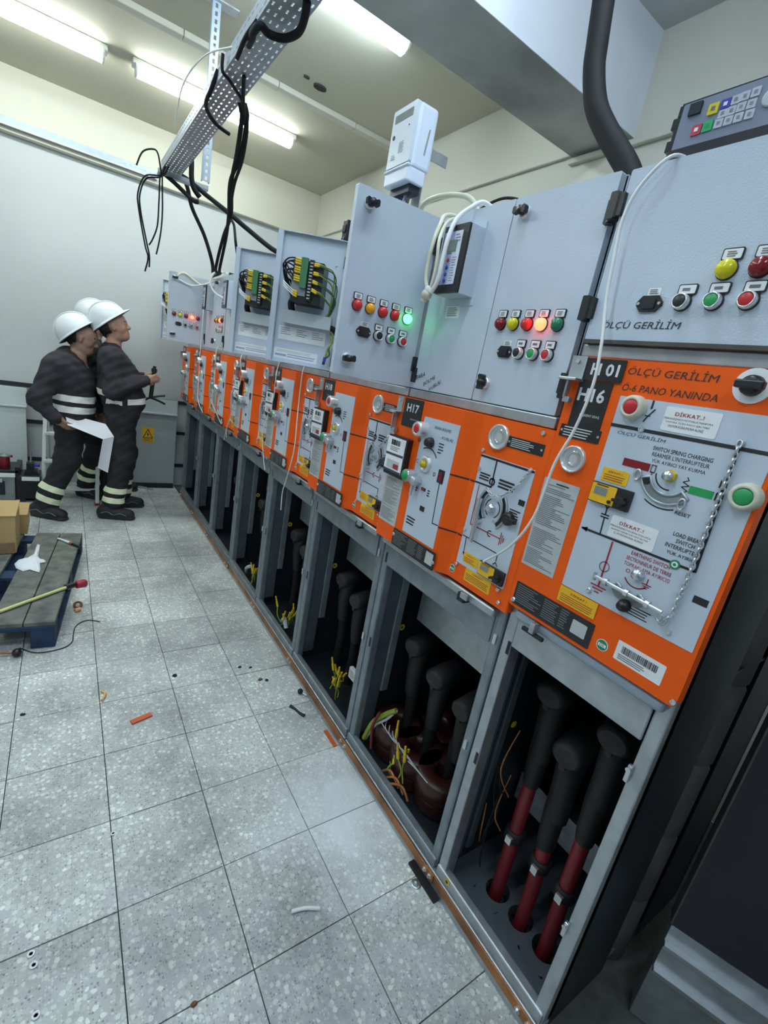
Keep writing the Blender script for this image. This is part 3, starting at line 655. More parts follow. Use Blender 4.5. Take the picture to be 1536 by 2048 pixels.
m=MB(frame((1.10,.93+PITCH,.20),(0,-1,0))); m.rrect(0,.06,0,.055,.003,-.012,.004,'label_white').lines(.008,.052,.008,.047,5,'print_grey',.004,.4,.3); m.build('white_tag',CUB[1])
MB().tube([(1.05,1.10+PITCH*3,.09),(1.03,1.04+PITCH*3,.15),(1.04,.98+PITCH*3,.19)],.012,'cable_grey',8,5).build('cable_end',CUB[3])
MB().tube([(1.05,1.02+PITCH*2,.09),(1.04,.97+PITCH*2,.14),(1.04,.93+PITCH*2,.10)],.012,'cable_grey',8,5).build('cable_end',CUB[2])
for k in range(4):
    m=MB(Matrix.Translation((1.15,1.3075+PITCH*k,.60))); m.lathe([(.014,0),(.014,.002)],(0,0,0),(0,-1,0),'ferrule_yellow',16).lathe([(.006,.002),(.006,.0025)],(0,0,0),(0,-1,0),'print_black',10); m.build('earth_sticker',CUB[k])
m=MB(T1); 
a=-1.03-PITCH; m.text('S-16',a,.952,.0064,'ink',width=.07,height=.024,slant=.2) if False else None

# ------------------------------------------------------------------ the tall load-break cubicle nearest the camera
y0,y1=.278,.712
t=LB=thing('switchgear_cubicle','tall orange switchgear cubicle with black plates H 01 and H16, nearest camera','switchgear',(1.0,.495,0))
for a in (y0,y1-.034):
    MB().box(.998,1.045,a,a+.032,.062,1.70,'galvanised').build('post',t,bevel=.004,seg=2)
MB().box(.990,1.022,y0+.003,y1-.003,.062,.100,'galvanised').build('sill',t,bevel=.006)
MB().box(.994,1.002,y0+.034,y1-.036,.942,1.032,'galvanised').build('crossbar',t,bevel=.003)
MB().box(.976,1.005,y0+.012,y1-.030,1.030,1.058,'rail_white').build('lip',t,bevel=.010,seg=3)
MB().box(.985,1.0,y0+.004,y1-.004,1.700,1.728,'galvanised').build('top_rail',t,bevel=.003)
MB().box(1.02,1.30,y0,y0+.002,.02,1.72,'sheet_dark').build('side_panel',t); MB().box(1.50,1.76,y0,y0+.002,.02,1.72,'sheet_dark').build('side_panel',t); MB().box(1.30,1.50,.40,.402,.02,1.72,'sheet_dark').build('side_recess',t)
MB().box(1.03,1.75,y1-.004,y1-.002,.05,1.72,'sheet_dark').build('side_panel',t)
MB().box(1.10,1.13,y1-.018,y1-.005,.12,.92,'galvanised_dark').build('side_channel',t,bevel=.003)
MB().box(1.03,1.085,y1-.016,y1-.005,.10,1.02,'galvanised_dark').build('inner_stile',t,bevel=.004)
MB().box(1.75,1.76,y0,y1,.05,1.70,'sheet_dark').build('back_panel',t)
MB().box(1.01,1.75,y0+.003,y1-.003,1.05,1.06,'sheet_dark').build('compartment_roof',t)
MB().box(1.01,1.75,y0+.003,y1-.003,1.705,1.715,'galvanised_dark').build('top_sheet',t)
fp=MB()
hx=[(1.145,.574),(1.15,.474),(1.155,.388)]
n=28; out=[]
# floor plate with three round holes: strips between, holes cut with boolean-free ring grids
ys=[.281,.343,.431,.524,.617,.709]
for (a,b),hc in zip(((.343,.431),(.431,.524),(.524,.617)),hx[::-1]):
    xa,xb=1.08,1.22; c=Vector((hc[0],(a+b)/2,0)); ring=[];rect=[]
    for i in range(32):
        q=2*math.pi*i/32; dx,dy=math.cos(q),math.sin(q); ring.append((c.x+.041*dx,c.y+.038*dy,.062))
        k=min(((xb-c.x) if dx>0 else (c.x-xa))/max(abs(dx),1e-6),((b-c.y) if dy>0 else (c.y-a))/max(abs(dy),1e-6)); rect.append((c.x+k*dx,c.y+k*dy,.062))
    low=[(x,y,.02) for x,y,z in ring]
    fp.add(rect+ring+low,[(i,(i+1)%32,32+(i+1)%32,32+i) for i in range(32)]+[(32+i,32+(i+1)%32,64+(i+1)%32,64+i) for i in range(32)],'galvanised_dark')
fp.add([(1.02,.281,.062),(1.08,.281,.062),(1.08,.709,.062),(1.02,.709,.062)],[(0,1,2,3)],'galvanised_dark')
fp.add([(1.22,.281,.062),(1.75,.281,.062),(1.75,.709,.062),(1.22,.709,.062)],[(0,1,2,3)],'galvanised_dark')
fp.add([(1.08,.281,.062),(1.22,.281,.062),(1.22,.343,.062),(1.08,.343,.062)],[(0,1,2,3)],'galvanised_dark'); fp.add([(1.08,.617,.062),(1.22,.617,.062),(1.22,.709,.062),(1.08,.709,.062)],[(0,1,2,3)],'galvanised_dark')
fp.build('floor_plate',t)
MB().box(1.30,1.33,y0+.01,y1-.01,.25,.30,'galvanised').box(1.30,1.305,y0+.01,y1-.01,.30,.36,'galvanised').build('cable_bracket',t,bevel=.002)
for (y,z),(hx_,hy) in zip(((.605,.794),(.506,.668),(.411,.804)),hx):
    x=1.15
    termination(t,x,y,z,.06,hy,hx_)
    z1={.605:.50,.506:.36,.411:.49}[y]
    MB().tube([(x+.03,y-.004,z-.06),(x+.02,(y*.75+hy*.25),z-.2),(x+.01,(y*.5+hy*.5),z1+.02),(x+.01,(y*.5+hy*.5)-.002,z1-.02)],lambda q:.036-.012*q,'rubber',12,4).build('cable_sleeve',t)
    MB().tube([(x+.01,(y*.5+hy*.5),z1+.02),(x+.004,y*.25+hy*.75,.30),(hx_,hy,.10),(hx_,hy,-.01)],.021,'cable_red',14,6).build('power_cable',t)
    MB().lathe([(.024,0),(.031,.004),(.031,.034),(.024,.038)],(x+.004,y*.25+hy*.75,.30-.03),(0,0,1),'rubber',14).box(x-.035,x-.025,hy-.008,hy+.012,.275,.30,'bright_zinc').build('cable_clamp',t)
for i in range(8):
    r=random.Random(40+i); yy=.66+r.uniform(-.02,.03)
    MB().tube([(1.10+r.uniform(0,.05),yy,.62-.05*i),(1.09+r.uniform(-.02,.04),yy-.02,.52-.05*i),(1.10+r.uniform(-.02,.03),yy-r.uniform(.0,.06),.44-.045*i)],.0025,'copper' if i%3==0 else 'cable_jacket',5,5).build('signal_wire',t)
m=MB(Matrix.Translation((1.17,y1-.006,.60))); m.lathe([(.012,0),(.012,.002)],(0,0,0),(0,-1,0),'ferrule_yellow',16); m.build('earth_sticker',t)
m=MB(Matrix.Translation((.9895,.655,.088))); m.lathe([(.011,0),(.011,.0015)],(0,0,0),(-1,0,0),'ferrule_yellow',16).lathe([(.005,.0015),(.005,.002)],(0,0,0),(-1,0,0),'print_black',10); m.build('earth_sticker',t)
for z in (.86,.38):
    MB().box(.988,.998,y0+.026,y0+.036,z-.022,z+.022,'bright_zinc').lathe([(.006,0),(.006,.006)],(.988,y0+.031,z+.012),(-1,0,0),'bright_zinc',8).build('latch_tab',t,bevel=.002)
for z in (.93,.55):
    MB().box(.9972,.9985,y1-.032,y1-.022,z-.02,z+.02,'void_black').build('latch_slot',t)
# orange cover
m=MB(T6); m.rrect(-.705,-.272,1.063,1.698,.010,-.03,0,'orange_paint'); m.build('front_cover',t,bevel=.006,seg=3)
S=q_(K6); h=.0015
m=MB(T6).rrect(S(.582,0)[0],S(.284,0)[0],S(0,1.178)[1],S(0,1.626)[1],.002,0,h,'mimic_plate')
m.stroke([S(.581,1.564),S(.286,1.565)],.007,'print_black',h)
m.stroke([S(.574,1.326),S(.332,1.328)],.005,'print_black',h); a,b=S(.574,1.326); m.flat([(a-.004,b),(a+.012,b+.006),(a+.012,b-.006)],'print_black',h)
m.stroke([S(.337,1.563),S(.330,1.328)],.006,'print_black',h)
m.stroke([S(.530,1.327),S(.532,1.365)],.003,'print_black',h); m.stroke([S(.541,1.372),S(.523,1.372)],.003,'print_black',h); m.stroke([S(.541,1.366),S(.523,1.366)],.003,'print_black',h); m.stroke([S(.532,1.372),S(.533,1.388)],.003,'print_black',h); m.stroke([S(.541,1.396),S(.533,1.387),S(.525,1.396)],.003,'print_black',h)
m.stroke([S(.497,1.321),S(.496,1.216)],.004,'print_red',h); c=S(.497,1.262); m.arc(c[0],c[1],.011,0,360,.002,'print_grey',h,n=14)
for i,l in enumerate((.018,.012,.005)): m.stroke([S(.496-l,1.214-i*.007),S(.496+l,1.214-i*.007)],.003,'print_red',h)
for i,s in enumerate(('SWITCH SPRING CHARGING',"REARMER L'INTERRUPTEUR",'YÜK AYIRICI YAY KURMA')):
    m.text(s,S(.424,0)[0],S(0,1.5345-.0118*i)[1],h,'print_black',width=(.110,.106,.100)[i],height=.0082)
for i,s in enumerate(('LOAD BREAK','SWITCH','INTERRUPTEUR','YÜK AYIRICI')):
    m.text(s,S(.362,0)[0],S(0,1.384-.0125*i)[1],h,'print_black',width=(.052,.034,.066,.054)[i],height=.0082)
for i,s in enumerate(('EARTHING SWITCH','SECTIONNEUR DE TERRE','TOPRAKLAMA AYIRICISI')):
    m.text(s,S(.412,0)[0],S(0,1.316-.0130*i)[1],h,'print_red',width=(.078,.092,.094)[i],height=.0082)
m.text('RESET',S(.385,0)[0],S(0,1.424)[1],h,'print_black',width=.028,height=.007)
m.text('O',S(.446,0)[0],S(0,1.276)[1],h,'print_red',height=.009)
c=S(.424,1.276); m.arc(c[0],c[1],.028,215,320,.0025,'print_red',h); 
c=S(.402,1.264); m.stroke([(c[0],c[1]+.012),(c[0],c[1])],.0025,'print_red',h)
for i,l in enumerate((.009,.006,.003)): m.stroke([(c[0]-l,c[1]-i*.004),(c[0]+l,c[1]-i*.004)],.002,'print_red',h)
m.lines(S(.425,0)[0],S(.372,0)[0],S(0,1.188)[1],S(0,1.212)[1],4,'print_black',h,.4,.2)
c=S(.429,1.489); m.arc(c[0],c[1],.028,185,280,.0025,'print_black',h); m.arc(c[0],c[1],.066,240,292,.0025,'print_black',h)
c=S(.40,1.430)
# symbols next to the coloured flags
a,b=S(.466,1.493); m.stroke([(a,b-.02),(a,b-.006)],.003,'print_grey',h); m.stroke([(a-.004,b-.006),(a+.004,b-.006),(a+.004,b+.008),(a-.004,b+.008),(a-.004,b-.006)],.0025,'print_grey',h)
a,b=S(.399,1.480); m.stroke([(a,b-.016),(a+.007,b-.011),(a-.005,b-.006),(a+.007,b-.001),(a-.005,b+.004),(a+.004,b+.009),(a,b+.014)],.0018,'print_black',h)
a,b=S(.343,1.485); m.stroke([(a,b-.018),(a,b-.006),(a+.010,b+.008)],.003,'print_black',h); m.stroke([(a,b+.006),(a,b+.018)],.003,'print_black',h)
a,b=S(.505,1.604); m.stroke([(a-.012,b-.022),(a-.006,b-.010),(a+.004,b+.004)],.003,'print_black',h); m.stroke([(a-.004,b+.006),(a-.004,b+.020)],.004,'print_black',h); m.stroke([(a-.012,b-.010),(a-.002,b-.010)],.002,'print_black',h)
m.build('mimic_plate',t)
for pts,mt in (([S(.531,1.502),S(.474,1.502),S(.474,1.486),S(.531,1.486)],'lens_dark_red'),([S(.390,1.481),S(.348,1.481),S(.348,1.466),S(.390,1.466)],'button_green')):
    MB(T6).prism(pts,h,h+.0008,mt).build('indicator_flag',t)
# H plates
m=MB(T6).rrect(S(.690,0)[0],S(.606,0)[0],S(0,1.545)[1],S(0,1.648)[1],.001,0,.002,'label_black'); m.text('H16',S(.650,0)[0],S(0,1.618)[1],.002,'print_white',width=.066,height=.030); m.text('BAŞKENT EDAŞ',S(.640,0)[0],S(0,1.572)[1],.002,'print_white',width=.050,height=.007); m.build('number_plate',t)
m=MB(T6).rrect(S(.686,0)[0],S(.590,0)[0],S(0,1.650)[1],S(0,1.698)[1],.001,.002,.004,'label_black'); m.text('H 01',S(.634,0)[0],S(0,1.675)[1],.004,'print_white',width=.066,height=.026); m.build('number_plate',t)
m=MB(T6).rrect(S(.716,0)[0]+.010,S(.600,0)[0],S(0,1.516)[1],S(0,1.545)[1],.001,.0,.0022,'label_black'); m.lines(S(.695,0)[0],S(.612,0)[0],S(0,1.518)[1],S(0,1.543)[1],4,'print_white',.0022,.35,.3)
for y in (.700,.604): m.lathe([(.003,.002),(.003,.0035)],(*S(y,1.531),0),(0,0,1),'bright_zinc',8)
m.build('caution_plate',t)
m=MB(T6)
for s,y,z,w,hh,sl in (('ÖLÇÜ GERİLİM',.497,1.679,.172,.022,.12),('Ö-6 PANO YANINDA',.492,1.646,.185,.017,.15)): m.text(s,*S(y,z),.0002,'ink',width=w,height=hh,slant=sl)
m.build('marker_writing',t)
m=MB(T6); m.text('ÖLÇÜ GERİLİM',*S(.513,1.5515),h,'ink_blue',width=.100,height=.0105,slant=.2); m.build('marker_writing',t)
# selector with white disc
MB(place(T6,*S(.352,1.672))).lathe([(.030,0),(.030,.002)],mt='label_white',n=28).lathe([(.018,.002),(.017,.014),(.014,.020),(0,.021)],mt='black_plastic').box(-.020,.024,-.007,.007,.014,.030,'black_plastic').build('selector_knob',t,bevel=.003)
for y,z,mt in ((.542,1.606,'button_red'),(.297,1.487,'button_green')):
    MB(place(T6,*S(y,z))).lathe([(.024,0),(.025,.004),(.024,.018),(.020,.024),(.0155,.024),(.0145,.018)],mt='beige_ring',n=26).lathe([(.0145,.017),(.0145,.023),(.012,.025),(0,.025)],mt=mt,n=24).build('push_button',t)
# porthole
c=S(.648,1.470); MB(place(T6,*c)).lathe([(.031,0),(.031,.009),(.0275,.010),(.026,.003)],mt='button_ring',n=28).lathe([(.0262,.0020),(.020,.0022),(.018,.0045),(.012,.0045),(.011,.0022),(.005,.0022),(0,.003)],mt='glass_port',n=28).build('porthole',t)
m=MB(T6).rrect(S(.720,0)[0]+.010,S(.610,0)[0],S(0,1.178)[1],S(0,1.411)[1],.001,0,.001,'label_grey'); a0=S(.708,0)[0]+.004; a1=S(.614,0)[0]
m.lines(a0,a1,S(0,1.186)[1],S(0,1.398)[1],46,'print_grey',.001,.36,.55,gap=.1); m.lines(a0+.03,a1-.02,S(0,1.399)[1],S(0,1.405)[1],1,'print_black',.001,.5,.1); m.build('instruction_sheet',t)
m=MB(T6).rrect(S(.704,0)[0],S(.474,0)[0],S(0,1.058)[1]+.006,S(0,1.127)[1],.002,0,.002,'label_black'); a0,a1=S(.704,0)[0],S(.474,0)[0]; w=a1-a0; bb0,bb1=S(0,1.062)[1]+.006,S(0,1.124)[1]
m.lines(a0+.006,a0+w*.38,bb0+.004,bb1,9,'print_grey',.002,.45,.5); m.lines(a0+w*.40,a0+w*.60,bb0+.004,bb1,9,'print_grey',.002,.45,.3); m.lines(a0+w*.62,a0+w*.72,bb0+.006,bb1,8,'print_grey',.002,.45,.3); m.rrect(a1-.052,a1-.014,bb0+.012,bb1-.010,.002,.002,.0026,'label_grey'); m.build('rating_plate',t)
m=MB(T6).rrect(S(.582,0)[0],S(.482,0)[0],S(0,1.137)[1],S(0,1.176)[1],.001,.0015,.0028,'label_yellow'); m.text('DİKKAT !',S(.530,0)[0],S(0,1.167)[1],.0028,'print_red',width=.042,height=.007); m.lines(S(.576,0)[0],S(.488,0)[0],S(0,1.140)[1],S(0,1.160)[1],4,'print_red',.0028,.28,.2); m.build('warning_label',t)
for y0_,y1_,z0_,z1_,ls in ((.480,.379,1.572,1.619,('MEKANİZMAYI MOTORLA MANEVRA','YAPMAK İÇİN PAKO ŞALTERİ','MOTOR KONUMUNA ALINIZ')),(.515,.414,1.331,1.379,('MEKANİZMAYI KURMA KOLUYLA','MANEVRA YAPMAK İÇİN PAKO ŞALTERİ','Ç. KONUMUNA ALINIZ'))):
    a0,a1,bb0,bb1=S(y0_,0)[0],S(y1_,0)[0],S(0,z0_)[1],S(0,z1_)[1]
    m=MB(T6).rrect(a0,a1,bb0,bb1,.004,h,h+.001,'label_white'); m.text('DİKKAT..!',(a0+a1)/2-.004,bb1-.0115,h+.001,'print_red',width=.052,height=.0095)
    for i,s in enumerate(ls): m.text(s,(a0+a1)/2-.004,bb1-.0215-.0072*i,h+.001,'print_black',width=(.088,.080,.064)[i],height=.0046)
    m.build('warning_label',t)
a0,a1,bb0,bb1=S(.569,0)[0],S(.508,0)[0],S(0,1.443)[1],S(0,1.473)[1]
m=MB(T6).rrect(a0,a1,bb0,bb1,.004,h,h+.001,'label_yellow'); m.text('DİKKAT..!',(a0+a1)/2,bb1-.007,h+.001,'print_red',width=.032,height=.0055); m.lines(a0+.006,a1-.006,bb0+.003,bb1-.012,3,'print_red',h+.001,.3,.3); m.build('warning_label',t)
voltage_detector(t,T6,S(.578,0)[0],S(.486,0)[0],S(0,1.393)[1],S(0,1.438)[1])
quality_sticker(t,T6,*S(.446,1.093),.0135)
a0,a1,bb0,bb1=S(.416,0)[0],S(.314,0)[0],S(0,1.077)[1]+.004,S(0,1.126)[1]
m=MB(T6).rrect(a0,a1,bb0,bb1,.002,0,.0008,'label_white'); x=a0+.012
while x<a1-.014:
    w=random.choice((.0008,.0012,.002)); m.flat([(x,bb1-.024),(x+w,bb1-.024),(x+w,bb1-.008),(x,bb1-.008)],'print_black',.0008); x+=w+random.choice((.0008,.0014))
m.lines(a0+.008,a1-.03,bb0+.004,bb1-.027,3,'print_grey',.0008,.4,.3); m.build('barcode_label',t)
m=MB(T6).rrect(S(.316,0)[0],S(.290,0)[0],S(0,1.272)[1],S(0,1.286)[1],.001,h,h+.001,'label_black'); m.build('small_plate',t)
MB(place(T6,*S(.366,1.3265))).lathe([(.0095,h),(.0095,h+.002)],mt='sticker_green',n=20).lathe([(.006,h+.002),(.006,h+.0024)],mt='label_white',n=16).lathe([(.003,h+.0024),(.003,h+.003)],mt='sticker_green',n=12).build('position_indicator',t)
# charging shaft, curved slot, earthing shaft, padlock rod
MB(place(T6,*S(.429,1.489))).lathe([(.012,h),(.012,.012)],mt='ferrule_yellow',n=6,smooth=False).lathe([(.009,.012),(.009,.022),(0,.023)],mt='bright_zinc').build('charging_shaft',t)
c=S(.429,1.489); m=MB(place(T6,*c)); o=[];i_=[]
for k in range(13):
    q=math.radians(196+126*k/12); o.append((.055*math.cos(q),.056*math.sin(q))); i_.append((.037*math.cos(q),.038*math.sin(q)))
m.flat(o+i_[::-1],'equipment_grey',h); m.tube([(x,y,.003) for x,y in o+i_[::-1]],.0028,'galvanised',6,1,True); m.lathe([(.007,h),(.007,.004)],((o[1][0]+i_[1][0])/2,(o[1][1]+i_[1][1])/2,0),(0,0,1),'void_black',12); m.build('lever_slot',t)
for y,z in ((.491,1.475),(.392,1.442)):
    MB(place(T6,*S(y,z))).tube([(.006*math.cos(q),.011*math.sin(q),.006) for q in [2*math.pi*j/10 for j in range(10)]],.0022,'bright_zinc',6,1,True).build('padlock_eye',t)
MB(place(T6,*S(.423,1.278))).lathe([(.013,h),(.012,.010),(.010,.016),(0,.018)],mt='bright_zinc').build('earthing_shaft',t)
p0=Vector((*S(.503,1.238),.016)); p1=Vector((*S(.352,1.230),.016)); d=(p1-p0).normalized()
m=MB(T6).cyl(p0,p1,.0045,'bright_zinc').cyl(p0+Vector((0,.009,0)),p0-Vector((0,.009,0)),.004,'bright_zinc')
for q in (.18,.5,.80): m.lathe([(.0085,-.004),(.0085,.004)],p0.lerp(p1,q),d,'bright_zinc',12)
m.build('padlock_rod',t)
m=MB(place(T6,*S(.424,1.228))); m.flat([(-.042,-.004),(-.03,-.016),(-.005,-.022),(.02,-.018),(.036,-.006),(.03,.004),(-.03,.006)],'equipment_grey',.002); m.tube([(-.036,.0,.004),(-.03,.016,.012),(-.018,.012,.014)],.003,'galvanised',6,4); m.tube([(.012,.0,.004),(.02,.014,.012),(.03,.008,.014)],.003,'galvanised',6,4); m.build('shutter_plate',t)
MB(place(T6,*S(.428,1.203))).lathe([(.013,0),(.014,.008),(.010,.020),(0,.022)],mt='black_plastic').build('lock_knob',t)
chain(t,[(*S(.336,1.572),.010),(*S(.335,1.555),.012),(*S(.3335,1.47),.010),(*S(.334,1.39),.010),(*S(.334,1.31),.010),(*S(.338,1.232),.010),(*S(.348,1.206),.010),(*S(.356,1.212),.012),(*S(.352,1.226),.014)],T6,link=.0105,r=.0017)
s0=None
for y,z in ((.336,1.575),(.334,1.196),(.513,1.196),(.700,1.066+.008),(.281,1.068),(.515,1.566)):
    a,b=S(y,z)
    if s0 is None: s0=screw_mesh(place(T6,a,b,h),.0065).build('screw',t); s0p=T6@Vector((a,b,0))
    else:
        o=s0.copy(); C.objects.link(o); o.location=(T6@Vector((a,b,0)))-s0p
a,b=S(.703,1.68)
m=MB(T6).rrect(a-.018,a+.020,b-.030,b+.020,.001,.004,.007,'galvanised').box(a-.022,a+.024,b-.036,b-.030,.004,.036,'bright_zinc').box(a-.008,a-.003,b-.075,b-.03,.006,.022,'galvanised').box(a-.008,a+.010,b-.085,b-.072,.006,.020,'galvanised').lathe([(.005,.007),(.005,.012)],(a,b+.008,0),(0,0,1),'bright_zinc',8)
m.build('hasp_bracket',t,bevel=.0015)
MB().box(.972,1.0,.715,.735,1.60,1.655,'black_plastic').build('hinge',t,bevel=.003)
MB().box(.955,.985,.60,.615,1.03,1.058,'galvanised').box(.962,.972,.575,.64,1.022,1.032,'sheet_dark').build('door_hook',t,bevel=.002)
# ------------------------------------------------------------------ low-voltage control boxes on top of the cubicles
BX=.985; BZ0,BZ1=1.558,2.082
def box_shell(t,y0,y1,z0,z1,x0,x1,open_=True):
    m=MB(); w=.0025
    m.box(x1-w,x1,y0,y1,z0,z1,'powder_grey').box(x0,x1,y0,y0+w,z0,z1,'powder_grey').box(x0,x1,y1-w,y1,z0,z1,'powder_grey').box(x0,x1,y0,y1,z0,z0+w,'powder_grey').box(x0,x1,y0,y1,z1-w,z1,'powder_grey')
    m.build('enclosure',t)
    MB().box(x1-.02,x1-.012,y0+.03,y1-.03,z0+.04,z1-.04,'galvanised').build('mounting_plate',t)
def near_u(th): return Vector((math.sin(th),-math.cos(th),0))
def far_u(th): return Vector((-math.sin(th),-math.cos(th),0))
def lampmesh(m,T0,a,b,mt,r=.0155):
    m.T=T0@Matrix.Translation((a,b,0)); m.lathe([(r*1.08,0),(r*1.08,.004)],mt='black_plastic',n=20).lathe([(r,.004),(r*.98,.010),(r*.80,.016),(r*.4,.019),(0,.020)],mt=mt,n=20)
def legend(m,T0,a,b,w=.030,hh=.020,rows=2):
    m.T=T0@Matrix.Translation((a,b,0)); m.rrect(-w/2,w/2,-hh/2,hh/2,.003,0,.004,'black_plastic').rrect(-w/2+.002,w/2-.002,-hh/2+.002,hh/2-.002,.002,.004,.0046,'label_white').rrect(-w*.3,w*.3,-hh/2-.010,-hh/2,.002,0,.003,'black_plastic').lines(-w*.25,w*.25,-hh*.28,hh*.26,rows,'print_grey',.0046,.5,.2)
def buttonmesh(m,T0,a,b,mt,r=.0145):
    m.T=T0@Matrix.Translation((a,b,0)); m.lathe([(r*1.12,0),(r*1.12,.004)],mt='black_plastic',n=22).lathe([(r,.004),(r,.015),(r*.90,.017),(r*.80,.017),(r*.78,.012)],mt='button_ring',n=22).lathe([(r*.77,.011),(r*.77,.0155),(r*.65,.0165),(0,.0165)],mt=mt,n=20)
def wing_knob(m,T0,a,b,rot):
    m.T=T0@Matrix.Translation((a,b,0)); m.lathe([(.017,0),(.016,.006),(.013,.009)],mt='button_ring',n=18)
    m.T=m.T@Matrix.Rotation(rot,4,'Z'); m.lathe([(.010,.004),(.010,.028),(0,.029)],mt='black_plastic',n=14)
    m.prism([(-.020,-.006),(-.017,-.009),(-.006,-.006),(.006,-.006),(.017,-.010),(.021,-.006),(.021,.006),(.017,.010),(.006,.006),(-.006,.006),(-.017,.009),(-.020,.006)],.014,.028,'black_plastic')
def socket(m,T0,a,b):
    m.T=T0@Matrix.Translation((a,b,0)); m.prism([(-.026,-.003),(-.016,-.015),(.016,-.015),(.026,-.003),(.026,.003),(.016,.015),(-.016,.015),(-.026,.003)],0,.005,'black_plastic').rrect(-.013,.013,-.010,.010,.004,.005,.0075,'black_plastic').rrect(-.010,.010,-.007,.007,.003,.0075,.0078,'sheet_dark')
    for x,y in ((-.005,.002),(.005,.002),(0,-.003)): m.box(x-.001,x+.001,y-.002,y+.002,.0078,.0082,'void_black')
    for x in (-.021,.021): m.lathe([(.003,.005),(.003,.007)],(x,0,0),(0,0,1),'bright_zinc',8)
    m.T=T0@Matrix.Translation((a+.002,b+.023,0)); m.rrect(-.013,.013,-.007,.007,.001,0,.0008,'label_white').lines(-.009,.009,-.005,.005,3,'print_grey',.0008,.5,.2)
DW=.299
def near_door(t,H,th,lamps,z0=BZ0,z1=BZ1):
    u=near_u(th); O=Vector((*H,0))-u*DW; T=frame(O,u)
    d=MB(T).rrect(0,DW-.003,z0,z1,.004,-.020,0,'powder_grey').build('door',t,bevel=.003)
    A=(.049,.095,.142,.188,.236)
    for a,mt in zip(A,lamps):
        m=MB(); legend(m,T,a,1.794,rows=3); lampmesh(m,T,a,1.768,mt); m.build('indicator_lamp',d)
    for a,mt in zip((.138,.185,.231),('button_black','button_green','button_red')):
        m=MB(); legend(m,T,a,1.7205,rows=1); buttonmesh(m,T,a,1.696,mt); m.build('push_button',d)
    m=MB(); socket(m,T,.086,1.697); m.build('power_inlet',d)
    for b,r in ((2.042,0),(1.610,math.pi/2 if th<.1 else .1)):
        m=MB(); wing_knob(m,T,.041,b,r); m.build('door_latch',d)
    for b in (2.0,1.635):
        m=MB(T@Matrix.Translation((DW,b,0))); m.rrect(-.010,.012,-.024,.024,.002,-.006,.010,'black_plastic').cyl((.004,-.022,.006),(.004,.022,.006),.008,'black_plastic'); m.build('hinge',d)
    return d,T
def relay_front(d,T):
    # grey housing with black framed relay, standing proud of the far door
    a0,a1,b0,b1=.099,.209,1.840,2.023
    MB(T).rrect(a0,a1,b0,b1,.002,0,.054,'powder_inner').box(a0-.012,a1+.012,b0-.022,b0,0,.002,'powder_inner').box(a0,a1,b1,b1+.02,0,.003,'powder_inner').build('relay_housing',d,bevel=.0015)
    h=.054; m=MB(T).rrect(a0+.002,a1-.002,b0+.002,b1-.001,.002,h,h+.008,'black_plastic'); m.build('relay_frame',d,bevel=.001)
    m=MB(T); h=.062; w=a1-a0; x0,x1=a0+.008,a1-.024; y0_,y1_=b0+.024,b1-.018
    m.rrect(x0,x1,y0_,y1_,.001,h,h+.0012,'relay_white'); h+=.0012
    m.flat([(x0,y0_),(x0+.046,y0_),(x0+.046,y1_),(x0,y1_)],'relay_blue',h); m.rrect(x0+.014,x1-.016,y0_+.088,y0_+.118,.001,h,h+.002,'lcd')
    m.flat([(x0+.012,y0_+.082),(x1-.012,y0_+.082),(x1-.012,y0_+.084),(x0+.012,y0_+.084)],'label_white',h)
    for i,(x,y,mt) in enumerate(((x0+.036,y0_+.066,'button_red'),(x0+.014,y0_+.066,'button_green'),(x0+.012,y0_+.046,'relay_blue'),(x0+.036,y0_+.046,'key_blue'),(x0+.036,y0_+.028,'key_blue'),(x0+.036,y0_+.010,'key_blue'),(x0+.012,y0_+.028,'relay_blue'),(x0+.012,y0_+.010,'black_plastic'))):
        m.lathe([(.0062,h),(.006,h+.002),(0,h+.003)],(x,y,0),(0,0,1),mt,12)
    for i in range(12): m.lathe([(.0016,h),(0,h+.001)],(x0+.048,y0_+.006+i*.0055,0),(0,0,1),'print_grey',6)
    m.lines(x0+.053,x1-.004,y0_+.006,y0_+.075,10,'print_grey',h,.25,.4); m.lines(x0+.05,x1-.003,y1_-.03,y1_-.006,3,'print_grey',h,.3,.4)
    m.build('relay_panel',d)
    m=MB(T).rrect(.102,.165,1.784,1.820,.001,0,.0006,'label_white'); m.lines(.108,.158,1.788,1.816,5,'print_grey',.0006,.35,.25); m.build('paper_label',d)
def far_door(t,H,th,inner=True,relay=True,stick=True):
    u=far_u(th); O=Vector((*H,0)); T=frame(O,u)
    d=MB(T).rrect(.003,DW,BZ0,BZ1,.004,-.003,0,'powder_grey').box(.004,.007,BZ0+.001,BZ1-.001,-.022,-.003,'powder_grey').box(DW-.024,DW-.001,BZ0+.001,BZ1-.001,-.024,-.003,'powder_inner').box(.006,DW-.024,BZ1-.004,BZ1-.001,-.022,-.003,'powder_grey').box(.006,DW-.024,BZ0+.001,BZ0+.004,-.022,-.003,'powder_grey').build('door',t)
    for b in (2.0,1.60):
        m=MB(T@Matrix.Translation((0,b,0))); m.rrect(-.012,.012,-.024,.024,.002,-.016,.004,'black_plastic'); m.build('hinge',d)
    if relay: relay_front(d,T)
    return d,T
